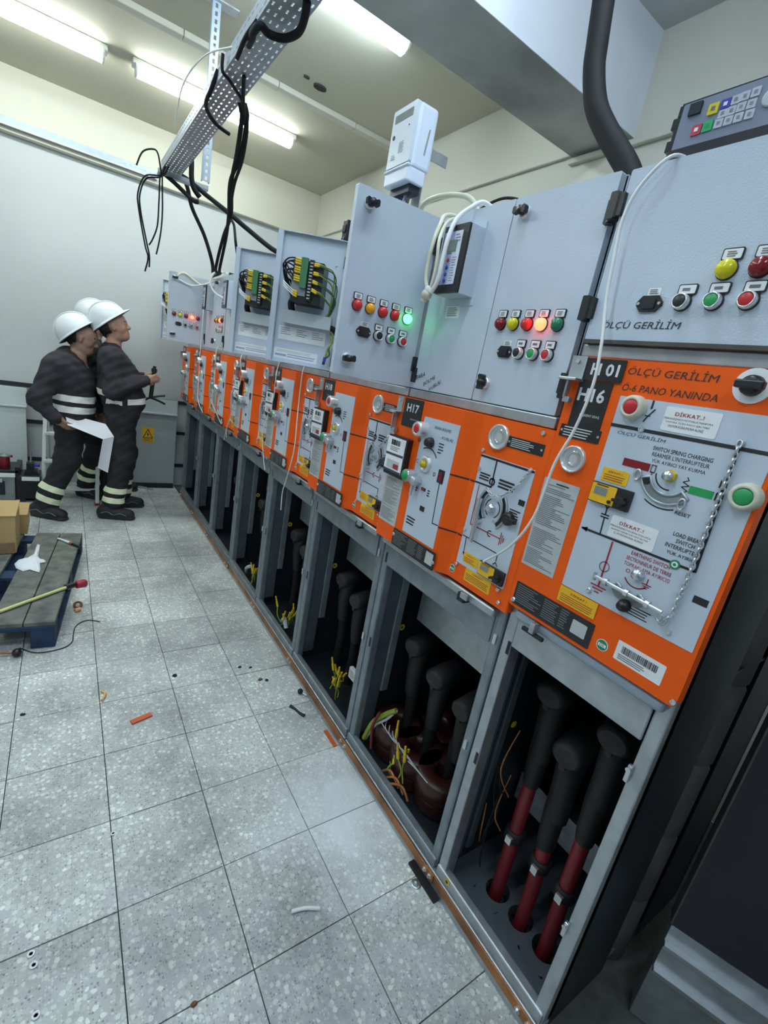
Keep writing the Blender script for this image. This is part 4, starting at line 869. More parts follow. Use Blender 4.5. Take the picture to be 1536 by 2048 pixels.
def door_inside(d,T,seed):
    rnd=random.Random(seed)
    # frame looking at the back of the door: image-right is -a
    B=T@Matrix(((-1,0,0,DW),(0,1,0,0),(0,0,-1,-.003),(0,0,0,1)))
    # back of the relay
    m=MB(B).rrect(.10,.225,1.805,1.965,.003,0,.10,'black_plastic').rrect(.100,.160,1.830,1.965,.002,.10,.104,'equipment_grey').rrect(.135,.162,1.86,1.972,.001,.104,.118,'terminal_green').rrect(.168,.186,1.815,1.968,.001,.10,.116,'black_plastic')
    for i in range(12): m.box(.171,.183,1.822+i*.012,1.826+i*.012,.116,.118,'button_ring')
    m.build('relay_case',d,bevel=.001)
    for i in range(8):
        b=1.955-.0155*(i//2)*2-.006*(i%2)-(0 if i<8 else 0)
        m=MB(B); x0=.188; p=Vector((x0,b,.112)); e=p+Vector((.022,-.003*(i//2),.006)); f=Vector((.262+.008*(i%3),b-.02-.004*i,.055)); g=Vector((.255+.006*(i%3),1.80,.03)); k=Vector((.235+.005*(i%4),1.772,.02))
        m.cyl(p,e,.0052,'ferrule_yellow',.0035,8).tube([e,e+Vector((.018,-.004,0)),f,g,k],.0026,'wire_green_yellow' if i%3==0 else 'wire_green',6,5); m.build('terminal_wire',d)
    for i in range(9):
        b=1.962-.0085*i-.006*(i//3); m=MB(B); p=Vector((.134,b,.116)); e=p+Vector((-.024,.002,.004))
        m.cyl(p,e,.0042,'ferrule_yellow',.0036,7); q=Vector((.045+rnd.uniform(0,.02),1.935+rnd.uniform(-.03,.015),.06)); w=Vector((.088,1.86+rnd.uniform(-.03,.02),.045))
        m.tube([e,(e+q)/2+Vector((0,.006,.02)),q,(q+w)/2+Vector((-.006,0,0)),w,Vector((.095,1.78,.03))],.003,'cable_jacket',6,5); m.build('control_wire',d)
    for i in range(3):
        m=MB(B); p=Vector((.112,1.845-.008*i,.105)); m.cyl(p,p+Vector((.016,-.004,.004)),.0045,'ferrule_yellow',n=7).tube([p,p+Vector((-.03,.02,.01)),p+Vector((-.045,.03,0))],.0025,'label_white',6,4); m.build('control_wire',d)
    MB(B).tube([(.098,1.82,.04),(.094,1.80,.05),(.096,1.775,.03)],.014,'cable_jacket',10,4).build('cable_trunk',d)
    m=MB(B).rrect(.062,.272,1.722,1.775,.001,0,.052,'cover_grey'); m.build('wiring_duct',d,bevel=.001)
    MB(B).tube([(.268,1.735,.03),(.285,1.73,.03),(.30,1.715,.02),(.315,1.695,-.01)],.012,'cable_jacket',10,5).build('cable_conduit',d)
    m=MB(B).rrect(.04,.25,1.655,1.712,.001,0,.002,'clear_plastic'); m.build('document_pocket',d)
    m=MB(B); 
    for k in range(3): m.lines(.05+.07*k,.10+.07*k,1.675,1.708,4,'print_grey',.002,.25,.5)
    m.build('drawing_sheet',d)
    m=MB(B).rrect(.03,.225,1.575,1.618,.001,0,.0008,'label_white'); m.flat([(.035,1.585),(.085,1.585),(.085,1.594),(.035,1.594)],'relay_blue',.0008); m.lines(.09,.215,1.582,1.600,2,'relay_blue',.0008,.5,.05); m.lines(.04,.20,1.602,1.614,2,'label_grey',.0008,.4,.1); m.build('paper_label',d)
    m=MB(B).tube([(.272,1.715,.02),(.285,1.68,.03),(.27,1.645,.03),(.265,1.61,.03)],.004,'wire_green_yellow',6,5).tube([(.285,1.68,.02),(.275,1.65,.03),(.282,1.625,.03),(.262,1.605,.03)],.004,'wire_green',6,5).cyl((.264,1.612,.03),(.262,1.592,.03),.007,'key_blue',n=8).cyl((.262,1.592,.03),(.260,1.580,.03),.006,'print_black',n=8); m.build('earth_lead',d)
    m=MB(B); m.lathe([(.004,0),(.004,.006)],(.255,1.985,0),(0,0,1),'bright_zinc',8); m.build('stud',d)
BOX=[]
BL=['control box with both white doors shut and a relay wrapped in white cable','control box whose near door stands open with a green lamp lit',
    'control box whose swung-out door shows a relay back, next to the green lamp door','control box with its relay back exposed, partly hidden behind the larger open door',
    'control box of two shut doors half hidden behind the open doors','control box with a lit red lamp seen at a steep angle','control box at the far end with its door wide open and a red lamp lit']
# which doors: unit 1 both shut; 2 near open; 2 and 3 far door swung out; 4-6 shut; 7 both open
LAMPS={0:('lens_dark_red','lens_yellow','lens_red','lit_red','lens_green'),1:('lens_red','lens_amber','lens_red','lens_red','lit_green')}
DEF=('lens_dark_red','lens_yellow','lens_dark_red','lit_red','lens_dark_red')
for k in range(7):
    yb=.728+.615*k; y1=yb+.605
    b=thing('control_box',BL[k],'control box',(1.1,yb+.30,BZ0),'control boxes on the cubicles'); BOX.append(b)
    box_shell(b,yb,y1,BZ0,BZ1,BX+.022,1.30)
    d,T=near_door(b,(BX,yb+.002),{1:math.radians(88),6:math.radians(90)}.get(k,0),LAMPS.get(k,DEF))
    th={1:math.radians(126),2:math.radians(127),6:math.radians(128)}.get(k,0)
    d2,T2=far_door(b,(BX,y1-.002),th)
    if th: door_inside(d2,T2,k)
    if k==0:
        m=MB(T2)
        for s,a,b_,w,r in (('BARA',.035,1.600,.050,.35),('BÖLME',.085,1.590,.060,.5),('KUBLAJ',.118,1.575,.058,.55)): m.text(s,a,b_,.0004,'ink',width=w,height=.014,slant=.3,rot=r)
        m.build('marker_writing',d2)
# ------------------------------------------------------------------ tall cubicle's own control box
t=thing('control_box','wide shallow control box above the H 01 plate, with a large yellow lamp','control box',(1.1,.49,1.73))
box_shell(t,.262,.698,1.732,2.072,.990,1.30)
T=T6; O6=lambda y:-y
d=MB(T).rrect(-.699,-.262,1.734,2.070,.004,-.020,0,'powder_grey').build('door',t,bevel=.003)
m=MB(T).box(-.70,-.262,1.728,1.736,-.02,.002,'duct_brown'); m.build('door_seal',d)
for y,mt in ((.452,'lens_yellow'),(.400,'lens_dark_red'),(.346,'lens_green')):
    m=MB(); legend(m,T,-y-.002+.004,1.886,.034,.020,3); lampmesh(m,T,-y,1.861,mt,.0165); m.build('indicator_lamp',d)
for y,mt in ((.510,'button_black'),(.455,'button_green'),(.400,'button_red')):
    m=MB(); legend(m,T,-y+.003,1.8305,.034,.019,1); buttonmesh(m,T,-y,1.808,mt,.0145); m.build('push_button',d)
m=MB(); socket(m,T,-.573,1.807); m.build('power_inlet',d)
for b in (2.005,1.80):
    m=MB(T@Matrix.Translation((-.705,b,0))); m.rrect(-.020,-.002,-.026,.026,.003,-.012,.012,'black_plastic').rrect(.002,.012,-.022,.022,.002,-.010,.010,'black_plastic').cyl((-.004,-.024,.006),(-.004,.024,.006),.006,'black_plastic'); m.build('hinge',d)
m=MB(T).text('ÖLÇÜ GERİLİM',-.584,1.767,.0004,'ink',width=.165,height=.021,slant=.15); m.build('marker_writing',d)
# ------------------------------------------------------------------ devices on the control boxes
# loose keypad lying on the near control box
t=thing('keypad_unit','loose grey keypad unit with coloured keys lying on top of the near control box','keypad',(1.02,.50,2.072))
T=frame((.985,0,0),(0,-1,0)); tilt=T
MB(T).rrect(-.636,-.36,2.094,2.170,.002,-.05,0,'keypad_grey').build('keypad_face',t,bevel=.001)
m=MB(T).box(-.640,-.36,2.072,2.094,-.06,.002,'black_plastic').box(-.640,-.36,2.170,2.173,-.05,.0,'black_plastic')
for i in range(5): m.box(-.652 if i%2 else -.645,-.636,2.076+.019*i,2.076+.019*(i+1),-.06,-.002,'black_plastic')
m.build('terminal_rail',t,bevel=.001)
for y,z,mt,s in ((.577,2.146,'key_yellow',.0088),(.557,2.147,'key_blue',.0082),(.597,2.118,'key_red',.0085),(.578,2.119,'key_green',.0085),(.541,2.149,'key_grey',.007),(.527,2.150,'key_grey',.007),(.511,2.151,'key_grey',.007),(.557,2.133,'key_grey',.007),(.543,2.133,'key_grey',.007),(.528,2.134,'key_grey',.007),(.512,2.134,'key_grey',.007),(.559,2.118,'key_grey',.007),(.543,2.118,'key_grey',.007),(.527,2.118,'key_grey',.007),(.510,2.118,'key_grey',.007)):
    m=MB(T).rrect(-y-s,-y+s,z-s,z+s,.001,0,.0025,mt); 
    m.flat([(-y-s*.4,z-s*.35),(-y+s*.4,z-s*.35),(-y+s*.4,z+s*.4),(-y-s*.4,z+s*.4)],'keypad_grey' if mt=='key_grey' else 'button_green' if mt=='key_green' else 'label_white' if mt!='key_yellow' else 'print_grey',.0025)
    m.build('key',t)
MB(T).rrect(-.622,-.600,2.146,2.166,.001,0,.004,'sheet_dark').build('small_display',t)
MB(T).lathe([(.014,0),(.014,.003),(.011,.003)],(-.483,2.135,0),(0,0,1),'key_grey',20).build('dial_ring',t)
# electricity meter on its bracket
t=thing('energy_meter','grey electricity meter standing on a metal bracket above the control boxes','meter',(1.12,1.78,2.082))
a0,a1,b0,b1=-1.868,-1.702,2.345,2.548; T=frame((1.055,0,0),(0,-1,0))
m=MB(Matrix(((0,1,0,0),(-1,0,0,0),(0,0,1,0),(0,0,0,1)))); 
m=MB().box(1.062,1.150,1.702,1.868,2.335,2.545,'meter_grey'); m.build('meter_case',t,bevel=.014,seg=3)
m=MB(T).rrect(a0+.006,a1-.006,b0+.006,b1-.004,.006,-.012,.004,'meter_face'); h=.004
m.rrect(a0+.022,a1-.026,b1-.048,b1-.022,.002,h,h+.001,'lcd'); m.lathe([(.008,h),(.008,h+.002)],(a0+.030,b0+.108,0),(0,0,1),'print_black',14).lathe([(.003,h),(.003,h+.001)],(a1-.040,b0+.128,0),(0,0,1),'print_black',8)
m.lines(a0+.075,a1-.055,b0+.045,b0+.085,8,'print_grey',h,.4,.3); m.lines(a0+.03,a0+.06,b0+.03,b0+.05,3,'print_grey',h,.4,.3); m.build('meter_front',t,bevel=.002)
m=MB(frame((0,1.7018,0),(1,0,0))); m.T=m.T@Matrix.Translation((1.115,2.43,0))@Matrix.Rotation(math.pi/2-.10,4,'Z'); m.lines(-.045,.045,-.004,.004,2,'print_grey',.0004,.6,.1); m.build('side_print',t)
m=MB().box(1.052,1.135,1.706,1.866,2.290,2.338,'meter_grey').box(1.046,1.06,1.70,1.872,2.335,2.345,'meter_grey'); m.build('terminal_cover',t,bevel=.006)
m=MB().box(1.080,1.13,1.72,1.85,2.262,2.29,'sheet_dark'); 
m.build('terminal_block',t)
MB().box(1.152,1.156,1.74,1.80,2.082,2.44,'galvanised').box(1.156,1.25,1.74,1.743,2.40,2.44,'galvanised').box(1.152,1.20,1.73,1.81,2.082,2.086,'galvanised').build('mounting_bracket',t,bevel=.001)
for i,mt in enumerate(('duct_brown','wire_violet','cable_grey','duct_brown','key_blue','wire_violet','cable_grey')):
    y=1.735+.017*i; MB().tube([(1.10,y,2.27),(1.098+.003*(i%2),y+.004,2.20),(1.11,y-.01*(i%3),2.13),(1.13,y-.02,2.06)],.0045,mt,7,5).build('meter_wire',t)
tag(MB().box(1.02,1.07,2.07,2.11,2.082,2.20,'black_plastic').box(1.015,1.02,2.075,2.105,2.10,2.13,'sheet_dark').box(1.015,1.02,2.075,2.105,2.15,2.18,'sheet_dark').build('terminal_block',bevel=.002,off=(1.045,2.09,2.082)),'small black ribbed terminal block standing on the box behind the open green lamp door','terminal block')
tag(MB().box(1.08,1.12,2.28,2.325,2.082,2.105,'black_plastic').build('cable_clip',bevel=.002,off=(1.1,2.3,2.082)),'tiny black clip on top of the box with the open relay door','clip')
tag(MB().box(1.03,1.13,3.36,3.46,2.082,2.14,'cover_pale').box(1.03,1.10,3.34,3.36,2.082,2.13,'black_plastic').build('junction_box',bevel=.003,off=(1.08,3.41,2.082)),'small pale junction box on a control box, where hanging black cables end','junction box')
tag(MB().box(1.03,1.13,3.98,4.08,2.082,2.13,'cover_pale').box(1.03,1.10,3.96,3.98,2.082,2.125,'black_plastic').build('junction_box',bevel=.003,off=(1.08,4.03,2.082)),'small pale junction box farther along the control boxes','junction box')
# ------------------------------------------------------------------ cables
def cable(name,label,pts,r,mt,cat='cable',group=None,n=10,sub=7):
    P=[Vector(p) for p in pts]
    return tag(MB().tube(P,r,mt,n,sub).build(name,off=P[0]),label,cat,group)
cable('power_cable','thick black cable dropping from the ceiling behind the near control box',[(1.42,1.33,3.335),(1.40,1.30,2.95),(1.40,1.28,2.80),(1.40,1.265,2.70),(1.40,1.25,2.62),(1.40,1.207,2.515),(1.40,1.143,2.43),(1.40,1.073,2.352),(1.40,1.02,2.29),(1.40,.96,2.19),(1.40,.93,2.084)],.034,'cable_jacket',n=16)
# wires arching from the box with the wrapped relay
cable('data_cable','cream cable arching over the box top above the wrapped relay',[(1.02,1.50,2.07),(.995,1.485,2.125),(.99,1.455,2.148),(1.0,1.396,2.158),(1.02,1.332,2.157),(1.04,1.292,2.147),(1.055,1.27,2.12),(1.07,1.255,2.084)],.0085,'cable_cream')
cable('data_cable','white cable arching down in front of the relay from the box top',[(1.06,1.16,2.084),(1.0,1.175,2.102),(.96,1.184,2.076),(.925,1.190,2.038),(.905,1.186,1.984),(.90,1.187,1.924),(.90,1.19,1.871),(.90,1.212,1.838)],.0068,'cable_white')
cable('data_cable','beige cable hanging along the left edge of the relay to a pale knot',[(1.03,1.28,2.084),(.95,1.275,2.070),(.92,1.258,2.031),(.90,1.249,1.971),(.90,1.253,1.917),(.90,1.249,1.875),(.90,1.228,1.843)],.006,'cable_cream')
cable('data_cable','second beige cable between relay and the hanging beige one',[(1.04,1.27,2.084),(.96,1.268,2.058),(.905,1.226,1.989),(.90,1.213,1.927),(.90,1.214,1.873),(.90,1.224,1.845)],.0052,'cable_cream')
tag(MB().ball((.90,1.232,1.833),.016,'cable_cream',12,(1,1.1,1)).ball((.90,1.226,1.845),.013,'cable_white',10).tube([(.90,1.234,1.832),(.90,1.240,1.822),(.90,1.243,1.814)],.010,'cable_cream',8,4).build('cable_tie',off=(.90,1.232,1.82)),'cream knot of tape binding the cables under the relay','cable tie')
for i,(mt,dz,dy) in enumerate((('cable_jacket',.055,0),('wire_violet',.045,.01),('wire_violet',.035,-.01),('cable_grey',.03,.02),('relay_blue',.05,-.015),('relay_white',.022,.005),('cable_white',.026,-.02))):
    cable('control_wire',['black','violet','second violet','grey','blue','lilac','white'][i]+' wire lying in the bundle across the box top behind the relay',[(1.07+.012*i,1.32+dy,2.07),(1.07+.012*i,1.29+dy,2.082+dz*.6),(1.07+.013*i,1.18,2.082+dz),(1.08+.012*i,1.08+dy,2.084+dz*.5),(1.09+.012*i,1.04,2.086)],.0042,mt,n=7,cat='wire')
# white cord in front of the tall cubicle
cable('white_cable','long white cord hanging from the near control box down across the H16 plate',[(1.0,.60,2.076),(.955,.615,2.068),(.945,.655,2.02),(.94,.668,1.96),(.94,.66,1.875),(.94,.652,1.808),(.93,.628,1.728),(.925,.615,1.637),(.925,.628,1.538),(.92,.650,1.452),(.92,.664,1.324),(.925,.712,1.226),(.945,.80,1.142)],.0034,'cable_white','cord')
for lab,pts,mt in (('pinkish cord hanging past the H19 plate to below its orange cover',[(.975,2.22,1.57),(.92,2.119,1.529),(.915,2.105,1.355),(.915,2.092,1.162),(.92,2.155,.992),(.925,2.193,.914),(.925,2.185,.82)],'cable_white'),
    ('thin white cord hanging in front of the H19 porthole',[(.975,2.56,1.57),(.92,2.455,1.499),(.915,2.447,1.356),(.915,2.55,1.174),(.92,2.51,1.024),(.92,2.465,.963)],'cable_white'),
    ('white cord curving down over the fifth cubicle to a frayed end',[(.975,3.20,1.57),(.92,3.105,1.535),(.915,3.051,1.40),(.92,3.165,1.226),(.92,3.275,1.072),(.92,3.33,.955)],'cable_cream'),
    ('white cord hanging over the sixth cubicle front',[(.975,3.80,1.57),(.92,3.725,1.549),(.915,3.691,1.298),(.915,3.73,1.182),(.92,3.635,1.12),(.92,3.434,1.05)],'cable_cream'),
    ('longest white cord at the far end, falling from the open box door',[(.93,4.30,1.85),(.92,4.228,1.80),(.915,4.221,1.524),(.915,4.208,1.242),(.915,4.19,1.119),(.92,4.019,1.041)],'cable_white')):
    cable('white_cable',lab,pts,.0025,mt,'cord')
cable('white_cable','short frayed strand at the end of the fifth cubicle cord',[(.92,3.275,1.072),(.92,3.29,1.02),(.92,3.273,.985)],.0022,'cable_cream','cord',n=6)
# cables at the end of the tray
G='black cables at the end of the tray'
cable('hanging_cable','thick black cable from the tray end slanting right to the open relay box',[(.52,3.36,2.475),(.585,3.34,2.465),(.662,3.2,2.386),(.744,3.0,2.288),(.83,2.85,2.20),(.92,2.72,2.122),(1.0,2.64,2.088)],.013,'cable_jacket',group=G)
cable('hanging_cable','black cable from the tray end falling to the pale junction box',[(.52,3.36,2.475),(.594,3.40,2.455),(.67,3.58,2.38),(.761,3.62,2.255),(.83,3.66,2.12),(.92,4.0,2.09),(1.02,4.46,2.125)],.012,'cable_jacket',group=G)
cable('hanging_cable','short black cable looping over the tray lip and cut off',[(.575,3.22,2.60),(.586,3.22,2.52),(.590,3.22,2.45),(.605,3.22,2.40),(.640,3.22,2.365)],.014,'cable_jacket',group=G)
cable('hanging_cable','black cable stub slanting from the tray tip',[(.45,3.34,2.455),(.52,3.30,2.41),(.60,3.22,2.34),(.63,3.2,2.335)],.012,'cable_jacket',group=G)
for i,pts in enumerate(([(.46,3.3,2.475),(.428,3.2,2.398),(.356,3.2,2.368),(.325,3.2,2.28),(.332,3.2,2.198),(.367,3.2,2.036),(.384,3.2,1.977),(.371,3.2,1.902)],
    [(.465,3.3,2.475),(.43,3.2,2.39),(.365,3.21,2.362),(.335,3.2,2.28),(.340,3.2,2.198),(.375,3.2,2.05),(.390,3.2,1.99),(.392,3.2,1.93)],
    [(.47,3.3,2.475),(.43,3.2,2.40),(.428,3.2,2.278),(.425,3.2,2.154),(.405,3.2,2.08),(.387,3.2,2.042)],
    [(.475,3.3,2.475),(.44,3.2,2.41),(.447,3.2,2.235),(.444,3.2,2.134),(.435,3.2,2.06),(.425,3.2,2.005)],
    [(.48,3.25,2.475),(.44,3.2,2.40),(.415,3.2,2.49),(.39,3.2,2.505),(.341,3.2,2.475),(.314,3.2,2.404)])):
    cable('thin_cable',['leftmost thin black cable drooping from the tray end','second thin black cable drooping beside the leftmost one','third thin black cable hanging nearly straight from the tray end','fourth thin black cable hanging nearly straight from the tray end','thin black cable curling up and left from the tray end'][i],pts,.0042,'cable_jacket',group=G,n=7)
G2='black cables from the middle of the tray'
for i,(lb,d) in enumerate((('left strand',-.010),('right strand',.010))):
    cable('hanging_cable','black cable dropping from mid tray to the junction box, '+lb,[(.56+d,2.17,2.47),(.582+d,2.2,2.43),(.623+d*.8,2.4,2.37),(.650-d*.3,2.6,2.319),(.732-d*.6,2.9,2.254),(.776+d*.8,3.15,2.19),(.809+d*1.2,3.4,2.05),(.90+d,3.75,2.07),(1.02,4.44,2.125)],.009,'cable_jacket',group=G2)
cable('hanging_cable','black cable from mid tray curling behind the farther open relay door',[(.57,2.17,2.47),(.60,2.22,2.42),(.64,2.4,2.36),(.665,2.6,2.31),(.735,2.9,2.254),(.742,2.84,2.20),(.736,2.76,2.11),(.76,2.80,2.06)],.007,'cable_jacket',group=G2)
tag(MB().tube([(.463,1.768,2.452),(.453,1.70,2.440),(.446,1.664,2.435),(.452,1.621,2.435),(.481,1.635,2.435),(.52,1.614,2.435),(.538,1.556,2.435),(.53,1.497,2.440),(.52,1.464,2.455)],.0105,'cable_jacket',10,6).tube([(.452,1.66,2.46),(.440,1.72,2.44),(.44,1.80,2.42)],.007,'cable_jacket',8,5).build('cable_loop',off=(.5,1.6,2.435)),'thick black cable loop tied under the cable tray near the top edge','cable')
for i,(pts,r) in enumerate((([(.440,1.99,2.50),(.442,1.99,2.455),(.470,2.01,2.448),(.502,2.05,2.448),(.539,2.097,2.448),(.562,2.143,2.45)],.0055),([(.505,1.958,2.455),(.533,2.057,2.445),(.562,2.143,2.440),(.60,2.24,2.42),(.62,2.29,2.41)],.0065),([(.452,2.10,2.50),(.440,2.14,2.445),(.439,2.19,2.435),(.448,2.24,2.43),(.475,2.30,2.43),(.519,2.358,2.43),(.575,2.39,2.43)],.0075))):
    cable('cable_strap',['thin black strap crossing under the tray','black strap cable running along under the tray','black strap cable looped round the tray beside the hanging rail'][i],pts,r,'cable_jacket',group='straps round the cable tray')
tag(MB().tube([(.455,1.92,2.50),(.42,2.2,2.56),(.42,2.6,2.60),(.45,2.95,2.56)],.003,'cable_white',6,6).build('white_wire',off=(.455,1.92,2.5)),'thin white wire bowing out from the upper edge of the cable tray','wire')
tag(MB().tube([(1.38,2.12,2.92),(1.36,2.10,2.98),(1.36,2.09,3.1)],.02,'cable_jacket',8,4).build('beam_clamp',off=(1.38,2.1,3.0)),'dark clamp on the beam edge at the top of the photo','clamp') if False else None
# wires spilling over the far boxes
for i,pts in enumerate(([(.75,4.42,2.06),(.80,4.41,2.09),(.93,4.38,2.03),(1.0,4.3,2.09)],[(.76,4.40,2.03),(.86,4.39,2.01),(.96,4.2,2.05),(1.02,4.0,2.12)],[(.86,3.60,2.08),(.82,3.62,2.0),(.84,3.6,1.93),(.90,3.58,1.90)],[(.95,3.78,2.09),(.85,3.72,2.05),(.84,3.70,1.98),(.87,3.68,1.93)])):
    cable('data_cable',['cream cable curled over the farthest open door','white cable running from the farthest door to the pale junction box','white loop of cable hanging in front of the farther relay','second white loop hanging beside the farther relay'][i],pts,.006,('cable_cream','cable_white','cable_white','cable_cream')[i])
# ------------------------------------------------------------------ people: one continuous skin from blended limbs
def blob_mesh(prims, vox, name):
    # prims: (p0, r0, p1, r1, material, blend[, squash]) ; squash = (axis vector, factor) flattens the limb across an axis
    lo=np.min([np.minimum(np.array(p[0])-p[1],np.array(p[2])-p[3]) for p in prims],axis=0)-.03
    hi=np.max([np.maximum(np.array(p[0])+p[1],np.array(p[2])+p[3]) for p in prims],axis=0)+.03
    n=np.ceil((hi-lo)/vox).astype(int)+1
    D=np.full(n,1.0,np.float32); B=np.full(n,9.0,np.float32); M=np.zeros(n,np.int16)
    ax=[lo[i]+vox*np.arange(n[i]) for i in range(3)]
    for pi,p in enumerate(prims):
        p0,r0,p1,r1=np.array(p[0],float),p[1],np.array(p[2],float),p[3]; k=p[5]; pad=max(r0,r1)+k+.03
        a=np.maximum(np.floor((np.minimum(p0,p1)-pad-lo)/vox).astype(int),0); b=np.minimum(np.ceil((np.maximum(p0,p1)+pad-lo)/vox).astype(int)+1,n)
        X,Y,Z=np.meshgrid(ax[0][a[0]:b[0]],ax[1][a[1]:b[1]],ax[2][a[2]:b[2]],indexing='ij')
        Q=np.stack([X,Y,Z],-1)-p0; d=p1-p0; L=d@d
        t=np.clip((Q@d)/L,0,1) if L>1e-12 else np.zeros(X.shape)
        V=Q-t[...,None]*d
        if len(p)>6:
            s_=np.array(p[6][0],float); s_/=np.linalg.norm(s_); c=V@s_; V=V+(c*(p[6][1]-1))[...,None]*s_
        dist=np.sqrt((V**2).sum(-1))-(r0+(r1-r0)*t)
        if p[4] in ('workwear','trousers'):
            dist=dist+.0035*np.sin(Z*46+X*17+np.sin(Y*30)*2)+.0025*np.sin(Z*80-X*60+Y*40)
        sl=tuple(slice(a[i],b[i]) for i in range(3)); Do=D[sl]
        h=np.clip(.5+.5*(Do-dist)/max(k,1e-5),0,1); D[sl]=Do*(1-h)+dist*h-k*h*(1-h)
        bt=B[sl]; w=dist<bt; bt[w]=dist[w]; ms=M[sl]; ms[w]=pi
    S=D<0
    cs=tuple(x-1 for x in n); acc=np.zeros((*cs,3),np.float32); cnt=np.zeros(cs,np.int8)
    for axis in range(3):
        o=[1,1,1]; o[axis]=0
        s0=[slice(None)]*3; s1=[slice(None)]*3; s0[axis]=slice(0,-1); s1[axis]=slice(1,None)
        d0=D[tuple(s0)]; d1=D[tuple(s1)]; cr=S[tuple(s0)]!=S[tuple(s1)]; tt=np.where(cr,d0/(d0-d1+1e-12),0)
        u,v=[i for i in range(3) if i!=axis]
        for du in (0,1):
            for dv in (0,1):
                sl=[slice(None)]*3; sl[u]=slice(du,du+cs[u]); sl[v]=slice(dv,dv+cs[v]); sl[axis]=slice(0,cs[axis])
                c_=cr[tuple(sl)]; t_=tt[tuple(sl)]
                acc[...,axis]+=np.where(c_,t_,0); acc[...,u]+=np.where(c_,du,0); acc[...,v]+=np.where(c_,dv,0); cnt+=c_
    act=cnt>0; idx=np.full(cs,-1,np.int64); idx[act]=np.arange(act.sum())
    ijk=np.argwhere(act); P=lo+vox*(ijk+acc[act]/cnt[act][:,None]); pm=M[:-1,:-1,:-1][act]
    F=[]
    for axis in range(3):
        u,v=(axis+1)%3,(axis+2)%3
        s0=[slice(None)]*3; s1=[slice(None)]*3; s0[axis]=slice(0,-1); s1[axis]=slice(1,None)
        a_=S[tuple(s0)]; b_=S[tuple(s1)]; e=np.argwhere(a_!=b_); e=e[(e[:,u]>0)&(e[:,v]>0)&(e[:,u]<cs[u])&(e[:,v]<cs[v])]
        ins=a_[tuple(e.T)]
        def g(du,dv):
            q=e.copy(); q[:,u]-=du; q[:,v]-=dv; return idx[tuple(q.T)]
        q=np.stack([g(1,1),g(0,1),g(0,0),g(1,0)],1); q[~ins]=q[~ins][:,::-1]; F.append(q)
    F=np.concatenate(F); 
    return P,F,pm
def person_mesh(prims,vox,parent,name='body'):
    P,F,pm=blob_mesh(prims,vox,name)
    o3=np.array(OFF[parent.name]); me=bpy.data.meshes.new(name); me.from_pydata((P-o3).tolist(),[],F.tolist())
    ms=[]; 
    for p in prims:
        if p[4] not in ms: ms.append(p[4])
    for k in ms: me.materials.append(MATS[k])
    mi=np.array([ms.index(p[4]) for p in prims])[pm]; me.polygons.foreach_set('material_index',mi[F[:,0]].astype(np.int32)); me.polygons.foreach_set('use_smooth',[True]*len(F)); me.update()
    o=bpy.data.objects.new(name,me); C.objects.link(o); o.parent=parent; OFF[o.name]=OFF[parent.name]
    return o,P,F,pm
def band(parent,P,F,pm,ids,p,axis,w,mt,clip=None,push=.003):
    # a reflective tape cut out of the clothing surface and lifted off it
    ax=Vector(axis).normalized(); p=Vector(p); b=bmesh.new(); keep=np.isin(pm,ids)
    s=(P-np.array(p))@np.array(ax); near=(np.abs(s)<w*2)&keep
    fs=F[near[F].all(1)]
    if len(fs)==0: b.free(); return
    vm={}
    for f in fs:
        vv=[]
        for i in f:
            i=int(i)
            if i not in vm: vm[i]=b.verts.new(P[i])
            vv.append(vm[i])
        try: b.faces.new(vv)
        except ValueError: pass
    for sg in (1,-1):
        g=b.verts[:]+b.edges[:]+b.faces[:]
        bmesh.ops.bisect_plane(b,geom=g,plane_co=p+ax*(sg*w/2),plane_no=ax*sg,clear_outer=True)
    if clip:
        for co,no in clip:
            g=b.verts[:]+b.edges[:]+b.faces[:]; bmesh.ops.bisect_plane(b,geom=g,plane_co=Vector(co),plane_no=Vector(no),clear_outer=True)
    b.normal_update()
    for _ in range(3): bmesh.ops.smooth_vert(b,verts=b.verts[:],factor=.4,use_axis_x=True,use_axis_y=True,use_axis_z=True) if False else None
    for v in b.verts: v.co+=v.normal*push
    for v in b.verts: v.co-=OFF[parent.name]
    me=bpy.data.meshes.new('reflective_band'); b.to_mesh(me); b.free(); me.materials.append(MATS[mt])
    for q in me.polygons: q.use_smooth=True
    o=bpy.data.objects.new('reflective_band',me); C.objects.link(o); o.parent=parent; OFF[o.name]=OFF[parent.name]; return o
